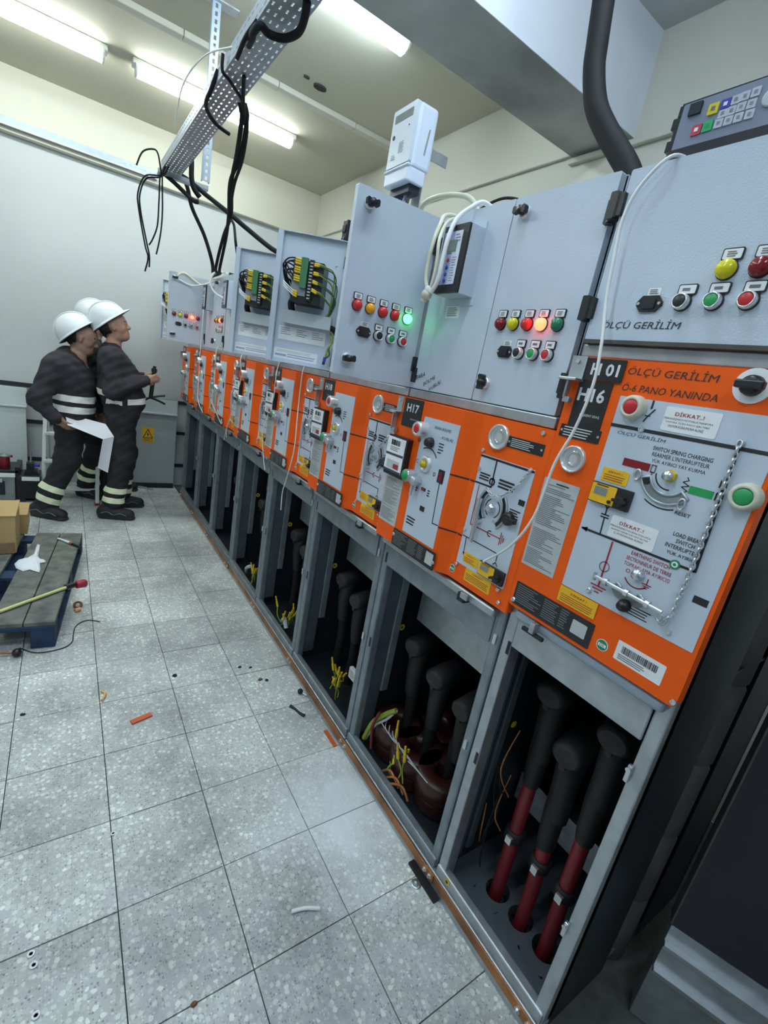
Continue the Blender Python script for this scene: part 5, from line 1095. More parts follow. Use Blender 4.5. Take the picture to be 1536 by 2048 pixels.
def helmet(parent,c,fwd,tilt,s=1.0):
    f=Vector((*fwd,0)).normalized(); l=Vector((0,0,1)).cross(f)
    R0=Matrix(((f.x,l.x,0,c[0]),(f.y,l.y,0,c[1]),(f.z,l.z,1,c[2]),(0,0,0,1)))@Matrix.Rotation(-tilt,4,'Y')@Matrix.Scale(s,4)
    m=MB(R0); A,Bq,H=.140,.116,.132; n=32; v=[];fc=[]; rings=12
    for j in range(rings+1):
        q=math.pi/2*j/rings
        for i in range(n):
            t=2*math.pi*i/n; ridge=1+.03*math.exp(-((math.sin(t))/.12)**2)*(1 if j<rings else 1)
            v.append((A*math.cos(q)*math.cos(t),Bq*math.cos(q)*math.sin(t),H*math.sin(q)*(1+.0*ridge)+.0))
    for j in range(rings):
        for i in range(n): fc.append((j*n+i,j*n+(i+1)%n,(j+1)*n+(i+1)%n,(j+1)*n+i))
    m.add(v,fc,'helmet_white',True)
    # rim with a longer peak in front
    v=[];fc=[]
    for i in range(n):
        t=2*math.pi*i/n; k=.010+.038*max(0,math.cos(t))**2; ct,st=math.cos(t),math.sin(t)
        for r_,z in ((0,.0),(k,-.010-.10*k),(k,-.016-.10*k),(-.006,-.008)): v.append(((A+r_)*ct,(Bq+min(r_,.014))*st,z))
    for i in range(n):
        j=(i+1)%n
        for e in range(4): fc.append((i*4+e,i*4+(e+1)%4,j*4+(e+1)%4,j*4+e))
    m.add(v,fc,'helmet_white',True)
    h=m.build('hard_hat',parent)
    g=MB(R0)
    for yy in (-.022,0,.022): g.tube([(A*1.0*math.cos(q)*.985,yy*(1 if abs(yy)>0 else 1),H*math.sin(q)*.985+.0035) for q in [math.radians(a) for a in range(25,160,8)]],.0045,'helmet_white',6,1)
    g.build('crown_ridge',h)
    b=MB(R0); b.tube([(A*.93*math.cos(t),Bq*.93*math.sin(t),-.012) for t in [2*math.pi*i/24 for i in range(24)]],.010,'print_black',6,1,True); b.build('head_band',h)
    return h
def boot(parent,heel,toe,ankle,name='work_boot'):
    H=Vector((*heel,0)); T=Vector((*toe,0)); d=(T-H).normalized(); A=Vector(ankle); side=Vector((-d.y,d.x,0))
    L=(T-H).length; v=lambda t,z: tuple(H+d*(L*t)+Vector((0,0,z)))
    pr=[(v(.14,.045),.046,v(.45,.048),.046,'boot_black',.03,((side),1.15)),(v(.45,.046),.046,v(.84,.042),.046,'boot_black',.03),(v(.16,.07),.046,tuple(A+Vector((0,0,.03))),.052,'boot_black',.04),(v(.30,.08),.040,v(.62,.05),.044,'boot_black',.04),
        (v(.13,.014),.040,v(.45,.014),.040,'boot_sole',.004,((0,0,1),2.6)),(v(.45,.014),.043,v(.86,.014),.047,'boot_sole',.004,((0,0,1),2.6))]
    P,F,pm=blob_mesh(pr,.0075,name); P[:,2]=np.maximum(P[:,2],.0015)
    me=bpy.data.meshes.new(name); me.from_pydata((P-np.array(OFF[parent.name])).tolist(),[],F.tolist()); me.materials.append(MATS['boot_black']); me.materials.append(MATS['boot_sole'])
    me.polygons.foreach_set('material_index',np.where(np.isin(pm,[4,5]),1,0)[F[:,0]].astype(np.int32)); me.polygons.foreach_set('use_smooth',[True]*len(F)); me.update()
    o=bpy.data.objects.new(name,me); C.objects.link(o); o.parent=parent; OFF[o.name]=OFF[parent.name]
    m=MB(); U=Vector((0,0,1))
    for k in range(4):
        q=H+d*(L*(.40+.08*k))+U*(.112-.011*k); m.tube([q-side*.030-U*.010,q+U*.004,q+side*.030-U*.010],.003,'debris_dark',5,3)
    m.build('laces',o)
    m=MB(); 
    for sg in (-1,1): m.tube([H+d*(L*t)+side*sg*(.050+.004*math.sin(t*3))+U*z for t,z in ((.1,.06),(.28,.075),(.45,.05),(.62,.065),(.8,.045))],.0028,'equipment_grey',5,5)
    m.build('welt_piping',o)
    return o
def head_prims(c,f,up,sk,hr='hair',s=1.0):
    # c = centre of the skull, f = facing direction, up = crown direction
    c=Vector(c); f=Vector(f).normalized(); u=Vector(up).normalized(); l=u.cross(f).normalized(); u=f.cross(l)
    P=lambda a,b,e: tuple(c+(f*a+l*b+u*e)*s)
    pr=[(P(-.025,0,.02),.082*s,P(.015,0,.025),.080*s,sk,.03),(P(.02,0,-.03),.066*s,P(.035,0,-.055),.056*s,sk,.03),(P(.062,0,-.088),.026*s,P(.068,0,-.086),.024*s,sk,.03),
        (P(.010,-.03,-.075),.030*s,P(.055,-.018,-.088),.022*s,sk,.02),(P(.010,.03,-.075),.030*s,P(.055,.018,-.088),.022*s,sk,.02),
        (P(.086,0,.010),.010*s,P(.104,0,-.022),.0135*s,sk,.014),(P(.096,-.010,-.026),.008*s,P(.096,.010,-.026),.008*s,sk,.008),
        (P(.080,-.032,.020),.012*s,P(.080,.032,.020),.012*s,sk,.015),(P(.088,-.018,-.052),.0075*s,P(.088,.018,-.052),.0075*s,'lip',.006),(P(.085,-.016,-.062),.0075*s,P(.085,.016,-.062),.0075*s,'lip',.006)]
    for sg in (-1,1):
        pr.append((P(-.002,.083*sg,.006),.023*s,P(.004,.080*sg,-.024),.015*s,sk,.006,(tuple(l),2.0)))
        pr.append((P(.062,.04*sg,-.02),.020*s,P(.05,.045*sg,-.03),.022*s,sk,.02)); pr.append((P(.092,.016*sg,.024),.0065*s,P(.078,.044*sg,.024),.0055*s,hr,.003))
    pr+=[(P(-.055,-.03,.0),.056*s,P(-.055,.03,.0),.056*s,hr,.02),(P(-.07,0,-.035),.040*s,P(-.066,0,-.06),.030*s,hr,.015),(P(-.045,-.050,.03),.036*s,P(-.045,-.050,-.01),.030*s,hr,.012),(P(-.045,.050,.03),.036*s,P(-.045,.050,-.01),.030*s,hr,.012)]
    eyes=[(P(.074,.032*sg,.006),P(.0835,.032*sg,.006)) for sg in (-1,1)]
    return pr,eyes
def hand_prims(w,d,palm,sk,curl=.5,side=1,s=1.0,grip=None):
    # w wrist, d pointing direction, palm = normal out of the palm; side = direction sign of the thumb
    w=Vector(w); d=Vector(d).normalized(); n=Vector(palm).normalized(); n=(n-d*n.dot(d)).normalized(); x=d.cross(n)*side
    pr=[(tuple(w),.026*s,tuple(w+d*.045*s),.030*s,sk,.02,(tuple(n),1.5)),(tuple(w+d*.045*s+x*.018*s),.022*s,tuple(w+d*.085*s+x*.012*s),.018*s,sk,.012,(tuple(n),1.25)),(tuple(w+d*.045*s-x*.016*s),.020*s,tuple(w+d*.080*s-x*.018*s),.015*s,sk,.012,(tuple(n),1.25))]
    for i,(off,ln) in enumerate(((.028,.072),(.010,.080),(-.009,.074),(-.026,.058))):
        p=w+d*(.088-.004*abs(i-1))*s+x*off*s; dirv=d.copy()
        for j,f in enumerate((.45,.32,.23)):
            a=curl*(.7+.5*j); dirv=(dirv*math.cos(a)+n*math.sin(a)).normalized(); q=p+dirv*ln*f*s
            pr.append((tuple(p),(.0098-.0008*j)*s,tuple(q),(.0092-.0010*j)*s,sk,.003)); p=q
    b=w+d*.028*s+x*.026*s; m_=b+(d*.6+x*.55+n*.45).normalized()*.036*s; e=m_+(d*.85+n*.5+x*.05).normalized()*.030*s
    pr+=[(tuple(w+d*.02*s+x*.012*s),.018*s,tuple(b),.015*s,sk,.012),(tuple(b),.0135*s,tuple(m_),.0115*s,sk,.006),(tuple(m_),.0110*s,tuple(e),.0092*s,sk,.003)]
    return pr
def add_eyes(parent,eyes):
    for a,b in eyes:
        d=(Vector(b)-Vector(a)).normalized(); MB().ball(tuple(Vector(a)+d*.001),.0115,'eye_white',10).ball(tuple(Vector(a)+d*.0085),.0055,'print_black',8).build('eye',parent)
WW,TR_='workwear','trousers'
# --- the man on the right, upright, holding the little tripod
P2=thing('person','person in white hard hat standing upright, holding a small black tripod','person',(.36,4.53,0),'workers in white hard hats')
hp,ey=head_prims((.318,4.53,1.585),(.93,-.18,.22),(-.20,0,.98),'skin')
pr=[((.38,4.45,.90),.115,(.38,4.60,.90),.115,TR_,.05),((.415,4.49,1.02),.145,(.41,4.58,1.02),.145,WW,.06),((.345,4.48,1.10),.142,(.345,4.58,1.10),.142,WW,.06),((.335,4.45,1.26),.125,(.335,4.62,1.26),.125,WW,.07),((.30,4.42,1.345),.085,(.30,4.64,1.345),.085,WW,.07),((.415,4.46,1.20),.090,(.415,4.60,1.20),.090,WW,.07),
    ((.300,4.53,1.36),.070,(.305,4.53,1.40),.064,WW,.04),((.312,4.53,1.42),.054,(.33,4.53,1.52),.052,'skin',.03),
    ((.39,4.53,.985),.140,(.39,4.53,.945),.138,WW,.03),
    # near arm
    ((.285,4.37,1.335),.078,(.30,4.30,1.10),.062,WW,.05),((.30,4.30,1.09),.062,(.50,4.36,1.19),.046,WW,.04),((.50,4.36,1.19),.047,(.525,4.37,1.203),.044,WW,.02),
    # far arm
    ((.29,4.69,1.335),.078,(.34,4.74,1.09),.062,WW,.05),((.34,4.74,1.085),.062,(.51,4.58,1.20),.046,WW,.04),((.51,4.58,1.20),.046,(.53,4.565,1.21),.044,WW,.02),
    # near leg
    ((.375,4.44,.88),.108,(.395,4.41,.52),.086,TR_,.05),((.395,4.41,.53),.088,(.335,4.395,.20),.076,TR_,.04),((.335,4.395,.22),.076,(.325,4.395,.135),.078,TR_,.03),
    # far leg
    ((.385,4.62,.88),.108,(.44,4.66,.52),.086,TR_,.05),((.44,4.66,.52),.086,(.415,4.69,.20),.074,TR_,.04),((.415,4.69,.2),.074,(.41,4.69,.13),.076,TR_,.03)]
n0=len(pr); pr+=hp
pr+=hand_prims((.525,4.37,1.205),(.92,.22,.25),(.15,.95,.1),'skin',.50,-1,.98)
pr+=hand_prims((.53,4.56,1.215),(.90,-.38,.22),(-.2,-.95,.1),'skin',.50,1,.98)
o,P,F,pm=person_mesh(pr,.0065,P2); add_eyes(P2,ey)
TOR=[0,1,2,3,4,5,8]
band(P2,P,F,pm,[1,2,3,8],(.27,4.5,1.062),(.12,0,1),.046,'reflective',clip=[((.325,0,0),(1,0,0))])
band(P2,P,F,pm,[1,2,3,8],(.31,4.5,.996),(.05,0,1),.046,'reflective',clip=[((.265,0,0),(-1,0,0)),((.372,0,0),(1,0,0))])
band(P2,P,F,pm,[1,2,3,8],(.46,4.5,1.020),(-.12,0,1),.048,'reflective',clip=[((.41,0,0),(-1,0,0))])
for z in (.262,.176): band(P2,P,F,pm,[15,16,17],(.34,4.4,z),(.10,0,1),.048,'reflective_lime')
for z in (.262,.176): band(P2,P,F,pm,[18,19,20],(.42,4.69,z),(.08,0,1),.045,'reflective_lime')
helmet(P2,(.278,4.535,1.622),(.98,-.12),math.radians(42),1.0)
boot(P2,(.215,4.405),(.485,4.335),(.315,4.395,.11)); boot(P2,(.33,4.69),(.60,4.70),(.405,4.69,.11))
# --- the man on the left, bending forward with a drawing sheet
P1=thing('person','person in white hard hat leaning forward, a large white sheet in hand','person',(.05,4.62,0),'workers in white hard hats')
hp,ey=head_prims((.112,4.57,1.452),(.93,-.22,-.28),(.12,0,.99),'skin_dark')
pr=[((.03,4.52,.82),.125,(.06,4.68,.82),.125,TR_,.05),((.055,4.54,.94),.138,(.06,4.66,.94),.138,WW,.06),((.03,4.53,1.06),.145,(.04,4.67,1.06),.145,WW,.07),((.0,4.51,1.17),.135,(.02,4.70,1.17),.135,WW,.07),((-.02,4.49,1.235),.095,(.01,4.73,1.235),.095,WW,.07),((.09,4.54,1.13),.10,(.10,4.66,1.13),.10,WW,.07),
    ((.0,4.60,1.26),.078,(.015,4.60,1.30),.068,WW,.04),((.05,4.575,1.27),.058,(.10,4.575,1.385),.055,'skin_dark',.03),((.10,4.545,1.20),.040,(.085,4.555,1.29),.052,'skin_dark',.02),
    ((.05,4.60,.87),.142,(.05,4.60,.84),.140,WW,.03),
    # near arm, elbow back, hand forward at the thigh
    ((-.075,4.43,1.215),.082,(-.175,4.37,.965),.066,WW,.05),((-.18,4.37,.965),.066,(-.095,4.35,.855),.050,WW,.04),((-.095,4.35,.855),.050,(-.075,4.345,.835),.047,WW,.02),
    # far arm
    ((.06,4.79,1.205),.080,(.16,4.86,1.0),.063,WW,.05),((.16,4.86,1.0),.063,(.225,4.85,.885),.047,WW,.04),((.225,4.85,.885),.047,(.23,4.85,.875),.045,WW,.02),
    # near leg
    ((.03,4.53,.80),.112,(.005,4.48,.48),.088,TR_,.05),((.005,4.48,.49),.090,(-.115,4.45,.20),.080,TR_,.04),((-.115,4.45,.22),.080,(-.135,4.445,.12),.082,TR_,.03),
    # far leg, bent
    ((.07,4.70,.80),.112,(.235,4.82,.56),.090,TR_,.05),((.235,4.82,.57),.090,(.165,4.95,.24),.076,TR_,.04),((.165,4.95,.25),.076,(.15,4.97,.16),.078,TR_,.03)]
pr+=hp
pr+=hand_prims((-.080,4.345,.842),(.72,-.02,-.55),(.35,.85,.35),'skin_dark',.42,-1,1.0)
pr+=hand_prims((.228,4.85,.885),(.25,-.05,-.96),(.1,-.9,.1),'skin_dark',.35,1,1.0)
o,P,F,pm=person_mesh(pr,.0065,P1); add_eyes(P1,ey)
band(P1,P,F,pm,[1,2,9],(.05,4.5,.985),(.03,0,1),.052,'reflective'); band(P1,P,F,pm,[1,2,9,0],(.05,4.5,.898),(.03,0,1),.052,'reflective')
ax=Vector((.12,.03,.28)).normalized()
band(P1,P,F,pm,[16,17,18],(-.095,4.455,.245),tuple(ax),.050,'reflective_lime'); band(P1,P,F,pm,[16,17,18],(-.125,4.45,.155),tuple(ax),.050,'reflective_lime')
band(P1,P,F,pm,[19,20,21],(.18,4.92,.32),(.2,-.35,.9),.046,'reflective_lime'); band(P1,P,F,pm,[19,20,21],(.16,4.96,.225),(.15,-.3,.9),.046,'reflective_lime')
helmet(P1,(.062,4.575,1.492),(.96,-.20),math.radians(42),1.02)
boot(P1,(-.245,4.49),(-.005,4.335),(-.145,4.445,.10)); boot(P1,(.08,5.05),(.27,4.90),(.145,4.98,.13))
m=MB(); T=frame((.115,4.452,1.075),(1,.25,0),(-.1,0,1)); m=MB(T).rrect(-.02,.03,-.012,.012,.002,0,.004,'reflective').lines(-.014,.024,-.007,.007,2,'print_grey',.004,.4,.3); 
m.build('name_badge',P1)
# --- the third man, almost hidden behind the other two
P3=thing('person','person almost hidden behind the upright worker, white hard hat showing','person',(.36,5.03,0),'workers in white hard hats')
hp,ey=head_prims((.215,5.02,1.60),(.99,.05,.08),(-.05,0,1),'skin')
pr=[((.27,4.95,.92),.11,(.27,5.10,.92),.11,TR_,.05),((.25,4.96,1.08),.13,(.25,5.08,1.08),.13,WW,.06),((.22,4.92,1.26),.12,(.22,5.12,1.26),.12,WW,.07),((.20,4.90,1.36),.08,(.20,5.14,1.36),.08,WW,.06),((.20,5.02,1.38),.06,(.21,5.02,1.52),.052,'skin',.03),
    ((.20,4.86,1.35),.07,(.22,4.84,1.10),.058,WW,.05),((.22,4.84,1.10),.056,(.27,4.86,.90),.046,WW,.04),((.20,5.18,1.35),.07,(.24,5.2,1.1),.058,WW,.05),((.24,5.2,1.1),.056,(.34,5.18,.93),.046,WW,.04),
    ((.28,4.95,.88),.10,(.32,4.95,.50),.082,TR_,.05),((.32,4.95,.50),.082,(.33,4.98,.14),.072,TR_,.04),((.28,5.1,.88),.10,(.36,5.14,.50),.082,TR_,.05),((.36,5.14,.5),.082,(.42,5.2,.14),.072,TR_,.04)]
pr+=hp+hand_prims((.27,4.86,.89),(.3,0,-.95),(.1,-.9,0),'skin',.35,1)+hand_prims((.34,5.18,.92),(.4,-.1,-.9),(.1,-.9,0),'skin',.35,1)
o,P,F,pm=person_mesh(pr,.010,P3); add_eyes(P3,ey)
helmet(P3,(.195,5.02,1.645),(.98,.05),math.radians(30),.96)
boot(P3,(.24,5.0),(.50,4.97),(.325,4.985,.10)); boot(P3,(.35,5.23),(.60,5.22),(.42,5.215,.10))
# --- what they hold
m=MB(); th=.0012
A=Vector((-.012,4.44,.862)); Bq=Vector((.262,4.40,.812)); Cq=Vector((.318,4.34,.725)); Dq=Vector((.238,4.30,.705)); Eq=Vector((.005,4.31,.795)); Fq=Vector((.278,4.33,.42)); Gq=Vector((.204,4.29,.47))
def sheet(m,a,b,c,d,n,mt,bow):
    v=[];f=[];N=(b-a).cross(d-a).normalized()
    for i in range(n+1):
        for j in range(n+1):
            s,t=i/n,j/n; p=a*(1-s)*(1-t)+b*s*(1-t)+c*s*t+d*(1-s)*t; v.append(p+N*bow*math.sin(math.pi*s)*math.sin(math.pi*t))
    k=len(v); v+=[q-N*th for q in v]
    for i in range(n):
        for j in range(n):
            q=(i*(n+1)+j,(i+1)*(n+1)+j,(i+1)*(n+1)+j+1,i*(n+1)+j+1); f.append(q); f.append(tuple(x+k for x in q[::-1]))
    m.add(v,f,mt,True)
sheet(m,A,Bq,Cq,Eq,8,'paper',.012); sheet(m,Eq,Cq,Cq,Dq,4,'paper',0); sheet(m,Dq,Cq,Fq,Gq,8,'paper',.006)
tag(m.build('drawing_sheet',off=(.1,4.45,.38)),'large blank white sheet folded over, held by the leaning worker','paper')
t=thing('mini_tripod','small black tripod with spread legs and a pointed metal tip, held by the upright worker','tripod',(.60,4.46,1.02))
MB().tube([(.612,4.465,1.28),(.605,4.462,1.20),(.596,4.46,1.10),(.592,4.46,1.055)],.017,'black_plastic',10,4).build('handle',t)
MB().cyl((.612,4.465,1.275),(.613,4.465,1.305),.022,'black_plastic').cyl((.613,4.465,1.305),(.616,4.465,1.325),.012,'black_plastic').build('head',t)
MB().cyl((.616,4.465,1.325),(.624,4.463,1.372),.004,'bright_zinc',.0015).build('metal_tip',t)
for e in ((.700,4.43,1.095),(.712,4.50,1.015),(.560,4.52,1.03)): MB().tube([(.592,4.46,1.06),((.592+e[0])/2,(4.46+e[1])/2,(1.06+e[2])/2+.004),e],.009,'black_plastic',8,3).build('leg',t)
# ------------------------------------------------------------------ things along the far wall
t=thing('steel_cover','grey steel cover panel with a yellow electrical hazard sign by the far wall','panel',(.70,5.36,0))
MB().box(.33,.972,5.355,5.375,.05,.80,'cover_grey').build('lower_sheet',t,bevel=.004); MB().box(.33,.975,5.335,5.38,.795,.812,'cover_pale').build('folded_lip',t,bevel=.004); MB().box(.33,.975,5.37,5.385,.81,.952,'cover_pale').build('upper_sheet',t,bevel=.004); MB().box(.33,.965,5.34,5.40,.0,.05,'sheet_dark').build('foot',t)
T=frame((.70,5.355,.572),(1,0,0)); m=MB(T).rrect(-.056,.056,-.078,.078,.004,0,.002,'label_yellow'); m.stroke([(-.044,-.030),(.044,-.030),(0,.060),(-.044,-.030)],.007,'print_black',.002); m.flat([(.006,.036),(-.012,.004),(-.001,.006),(-.006,-.022),(.012,.012),(.001,.010)],'print_black',.002); m.rrect(-.044,.044,-.066,-.042,.004,.002,.0024,'print_black').rrect(-.040,.040,-.063,-.045,.003,.0024,.0028,'label_yellow'); m.lines(-.03,.03,-.060,-.048,2,'print_black',.0028,.4,.2); m.build('hazard_sign',t)
t=thing('steel_cover','pale steel cover panel at the far left wall, behind the small red canister','panel',(-.55,5.31,0))
MB().box(-.95,-.305,5.305,5.325,.03,.745,'cover_pale').build('lower_sheet',t,bevel=.004); MB().box(-.95,-.298,5.285,5.33,.742,.760,'cover_pale').build('folded_lip',t,bevel=.004); MB().box(-.95,-.297,5.32,5.335,.76,.915,'cover_pale').build('upper_sheet',t,bevel=.004); MB().box(-.95,-.31,5.30,5.34,0,.03,'sheet_dark').build('foot',t)
t=thing('step_ladder','white aluminium step ladder standing open behind the leaning worker','ladder',(.0,5.0,0))
for x0,y0_,x1,y1_ in ((-.185,4.98,-.155,5.13),(.225,4.76,.235,5.0)):
    m=MB(); m.T=Matrix(); a=Vector((x0,y0_,0)); b=Vector((x1,y1_,.80))
    for s in (-.014,.014): pass
    u=Vector((1,0,0)); w=(b-a).normalized(); n_=w.cross(u).normalized()
    v=[a+u*i*.015+n_*j*.028 for i in (-1,1) for j in (-1,1)]+[b+u*i*.015+n_*j*.028 for i in (-1,1) for j in (-1,1)]
    m.add(v,[(0,1,3,2),(4,6,7,5),(0,4,5,1),(1,5,7,3),(3,7,6,2),(2,6,4,0)],'aluminium_white'); m.build('stile',t,bevel=.003)
    MB().box(a.x-.02,a.x+.02,a.y-.035,a.y+.03,0,.02,'cap_red').build('foot',t,bevel=.003)
for z in (.09,.33,.57):
    f=z/.8; MB().box(-.185+.03*f,.225+.01*f,4.90+.19*f,4.98+.19*f,z-.012,z+.012,'aluminium_white').build('step',t,bevel=.003)
for x in (-.14,.22): MB().tube([(x,5.10,.79),(x,5.16,.4),(x,5.22,.0)],.012,'aluminium_white',8,2).build('rear_leg',t)
t=thing('equipment_case','grey metal equipment case with the red canister on its lid','case',(-.50,4.93,0))
MB().box(-.78,-.372,4.88,5.16,.0,.205,'equipment_grey').build('body',t,bevel=.005); MB().box(-.78,-.368,4.872,5.17,.205,.235,'label_white').build('white_strip',t,bevel=.003); MB().box(-.78,-.345,4.90,5.20,.235,.262,'black_plastic').build('lid',t,bevel=.004); MB().box(-.372,-.335,4.90,5.18,.0,.29,'black_plastic').build('end_plate',t,bevel=.004)
MB().box(-.52,-.44,4.872,4.882,.05,.17,'sheet_dark').build('door',t,bevel=.003); MB().box(-.475,-.455,4.868,4.876,.16,.19,'bright_zinc').build('latch',t,bevel=.002)
t=thing('red_canister','small dark red canister standing on the grey equipment case','canister',(-.445,5.0,.262))
MB().lathe([(.036,0),(.038,.004),(.037,.095),(.032,.104)],(-.445,5.0,.262),(0,0,1),'canister_red',18).build('body',t); MB().lathe([(.044,.098),(.044,.106),(.040,.110),(.012,.116),(.010,.124),(0,.124)],(-.445,5.0,.262),(0,0,1),'equipment_grey',18).box(-.405,-.390,4.99,5.01,.352,.368,'canister_red').build('cap',t)
t=thing('black_machine','black portable machine with a white strip, between the grey case and the leaning worker','machine',(-.27,4.90,0))
MB().box(-.345,-.192,4.82,5.05,.03,.205,'rubber').build('body',t,bevel=.008); MB().box(-.322,-.198,4.812,4.825,.195,.228,'label_white').build('white_strip',t,bevel=.002); MB().box(-.345,-.19,4.82,5.05,.205,.235,'black_plastic').build('top',t,bevel=.006)
m=MB().prism([(-.31,.235),(-.20,.235),(-.215,.275),(-.29,.275)],0,.10,'black_plastic'); m.V=[Vector((v.x,4.86+v.z,v.y)) for v in m.V]; m.build('motor_housing',t,bevel=.004)
MB().box(-.292,-.238,4.88,4.95,.27,.335,'black_plastic').box(-.24,-.198,4.89,4.93,.30,.325,'key_blue').build('head',t,bevel=.004); MB().cyl((-.262,4.92,.335),(-.258,4.92,.42),.007,'equipment_grey').build('lever',t)
for x in (-.32,-.22): MB().box(x-.02,x+.02,4.83,4.90,0,.03,'sheet_dark').build('foot',t,bevel=.003)
# ------------------------------------------------------------------ pallet and what lies on it
def rot2(p,c,a): return (c[0]+(p[0]-c[0])*math.cos(a)-(p[1]-c[1])*math.sin(a),c[1]+(p[0]-c[0])*math.sin(a)+(p[1]-c[1])*math.cos(a))
t=thing('pallet','dark weathered pallet with blue painted sides on the floor at the left edge','pallet',(-.35,3.10,0))
sk=math.atan2(.087+.057,3.684-2.475)   # its long side is turned slightly off the tile lines
PT=Matrix.Translation((-.057,2.475,0))@Matrix.Rotation(-sk,4,'Z')
def pbox(x0,x1,y0_,y1_,z0,z1,mt,name,bev=.003): return MB(PT).box(x0,x1,y0_,y1_,z0,z1,mt).build(name,t,bevel=bev)
Lg=1.215
for x0,x1 in ((-.125,0),(-.262,-.130),(-.43,-.33),(-.58,-.47),(-.73,-.61)):
    pbox(x0,x1,.004,Lg-.01+random.uniform(-.01,.01),.120,.143,'pallet_wood','plank')
for y0_ in (.0,Lg/2-.05,Lg-.10): pbox(-.75,.0,y0_,y0_+.10,.098,.120,'pallet_blue','cross_board')
for x0 in (-.10,-.42,-.75):
    for y0_ in (.0,Lg/2-.05,Lg-.10): pbox(x0,x0+.10,y0_,y0_+.10,.022,.098,'pallet_blue','block')
    pbox(x0,x0+.10,0,Lg,0,.022,'pallet_blue','bottom_board')
t=thing('cardboard_box','brown cardboard box with a torn front corner, standing on the pallet','box',(-.38,3.55,.143))
MB().box(-.62,-.262,3.36,3.66,.146,.385,'cardboard').build('body',t,bevel=.003)
MB().box(-.62,-.258,3.355,3.665,.385,.390,'cardboard').build('lid_flap',t); MB().box(-.40,-.27,3.350,3.361,.146,.22,'cardboard_torn').build('torn_patch',t,bevel=.004); MB().box(-.44,-.435,3.353,3.36,.22,.385,'cardboard_torn').build('seam',t)
tag(MB().box(-.60,-.225,3.68,3.94,.146,.28,'cardboard').box(-.60,-.222,3.677,3.81,.28,.284,'cardboard').box(-.60,-.222,3.812,3.943,.28,.284,'cardboard').build('cardboard_box',bevel=.003,off=(-.4,3.8,.146)),'lower cardboard carton behind the torn box on the pallet','box')
m=MB(); 
def drape(m,outline,z,mt,amp,seed,th=.004):
    # crumpled sheet from an outline: fan of rings with folds
    c=Vector((sum(p[0] for p in outline)/len(outline),sum(p[1] for p in outline)/len(outline),0)); r=random.Random(seed); n=len(outline); R=5; v=[(c.x,c.y,z+amp)]
    for k in range(1,R+1):
        for i,p in enumerate(outline):
            s=k/R; v.append((c.x+(p[0]-c.x)*s,c.y+(p[1]-c.y)*s,z+.003+amp*(1-s)*(.6+.6*r.random())+(.006*r.random() if k<R else 0)))
    f=[(0,1+i,1+(i+1)%n) for i in range(n)]
    for k in range(R-1):
        for i in range(n): f.append((1+k*n+i,1+(k+1)*n+i,1+(k+1)*n+(i+1)%n,1+k*n+(i+1)%n))
    q=len(v); v+=[(x,y,w-th*.6) for x,y,w in v]; f+=[tuple(q+a for a in g[::-1]) for g in f]
    for i in range(n): a=1+(R-1)*n+i; b=1+(R-1)*n+(i+1)%n; f.append((a,a+q,b+q,b))
    m.add(v,f,mt,True)
drape(m,[(-.165,3.49),(-.15,3.47),(-.15,3.36),(-.152,3.29),(-.14,3.23),(-.115,3.215),(-.112,3.19),(-.14,3.18),(-.135,3.10),(-.137,3.05),(-.15,3.06),(-.185,3.10),(-.215,3.08),(-.25,3.13),(-.262,3.19),(-.245,3.25),(-.205,3.27),(-.175,3.33),(-.17,3.42)],.146,'cloth_white',.02,3)
tag(m.build('work_glove',off=(-.17,3.2,.146)),'crumpled white work glove lying on the pallet planks','glove')
t=thing('paint_brush','brush with pale bristles and dark handle lying across the pallet edge','brush',(0,3.47,.15))
MB().tube([(-.055,3.565,.152),(-.02,3.52,.152),(.012,3.475,.152)],lambda q:.006+.004*q,'aluminium_white',8,3).build('bristles',t); MB().cyl((.012,3.475,.152),(.024,3.455,.152),.011,'copper').build('ferrule',t); MB().tube([(.024,3.455,.152),(.045,3.425,.152),(.068,3.39,.150)],.009,'black_plastic',8,3).build('handle',t)
t=thing('yellow_stick','long pale yellow rod with black socket and red end cap, lying across the pallet','rod',(-.1,2.75,.15))
p0=Vector((-.42,2.51,.154)); p1=Vector((-.012,2.812,.156)); d=(p1-p0).normalized()
MB().cyl(p0,p1,.0085,'stick_yellow').build('shaft',t); MB().cyl(p1,p1+d*.045,.017,'black_plastic').build('socket',t); MB().cyl(p1+d*.045,p1+d*.065+Vector((0,0,-.004)),.009,'sheet_dark').lathe([(.018,0),(.022,.004),(.023,.05),(.020,.054),(0,.054)],p1+d*.060+Vector((.0,.0,-.006)),(.8,.45,-.12),'cap_red',16).build('end_cap',t)
t=thing('brass_fitting','small brown and orange ring fitting on the floor beside the pallet','fitting',(.012,2.88,0))
MB(Matrix.Translation((.045,2.86,.014))@Matrix.Rotation(.6,4,'X')).tube([(.018*math.cos(q),.018*math.sin(q),0) for q in [2*math.pi*i/12 for i in range(12)]],.007,'debris_brown',8,1,True).build('ring',t); MB().cyl((.03,2.80,.012),(.055,2.815,.012),.011,'orange_peel').build('nut',t)
cable('thin_wire','thin dark wire curling over the floor at the pallet corner',[(.144,2.66,.003),(.10,2.69,.003),(.063,2.682,.004),(.03,2.64,.003),(.02,2.566,.004),(.012,2.491,.003),(-.03,2.447,.003),(-.128,2.44,.003),(-.20,2.50,.006)],.0025,'sheet_dark','wire',n=6)
t=thing('screwdriver','rod tool with a round black knob lying on the floor at the left edge','tool',(-.24,2.44,0)); MB().cyl((-.40,2.50,.018),(-.222,2.445,.018),.005,'copper').build('shaft',t); MB().ball((-.205,2.44,.020),.020,'black_plastic',12).build('knob',t)
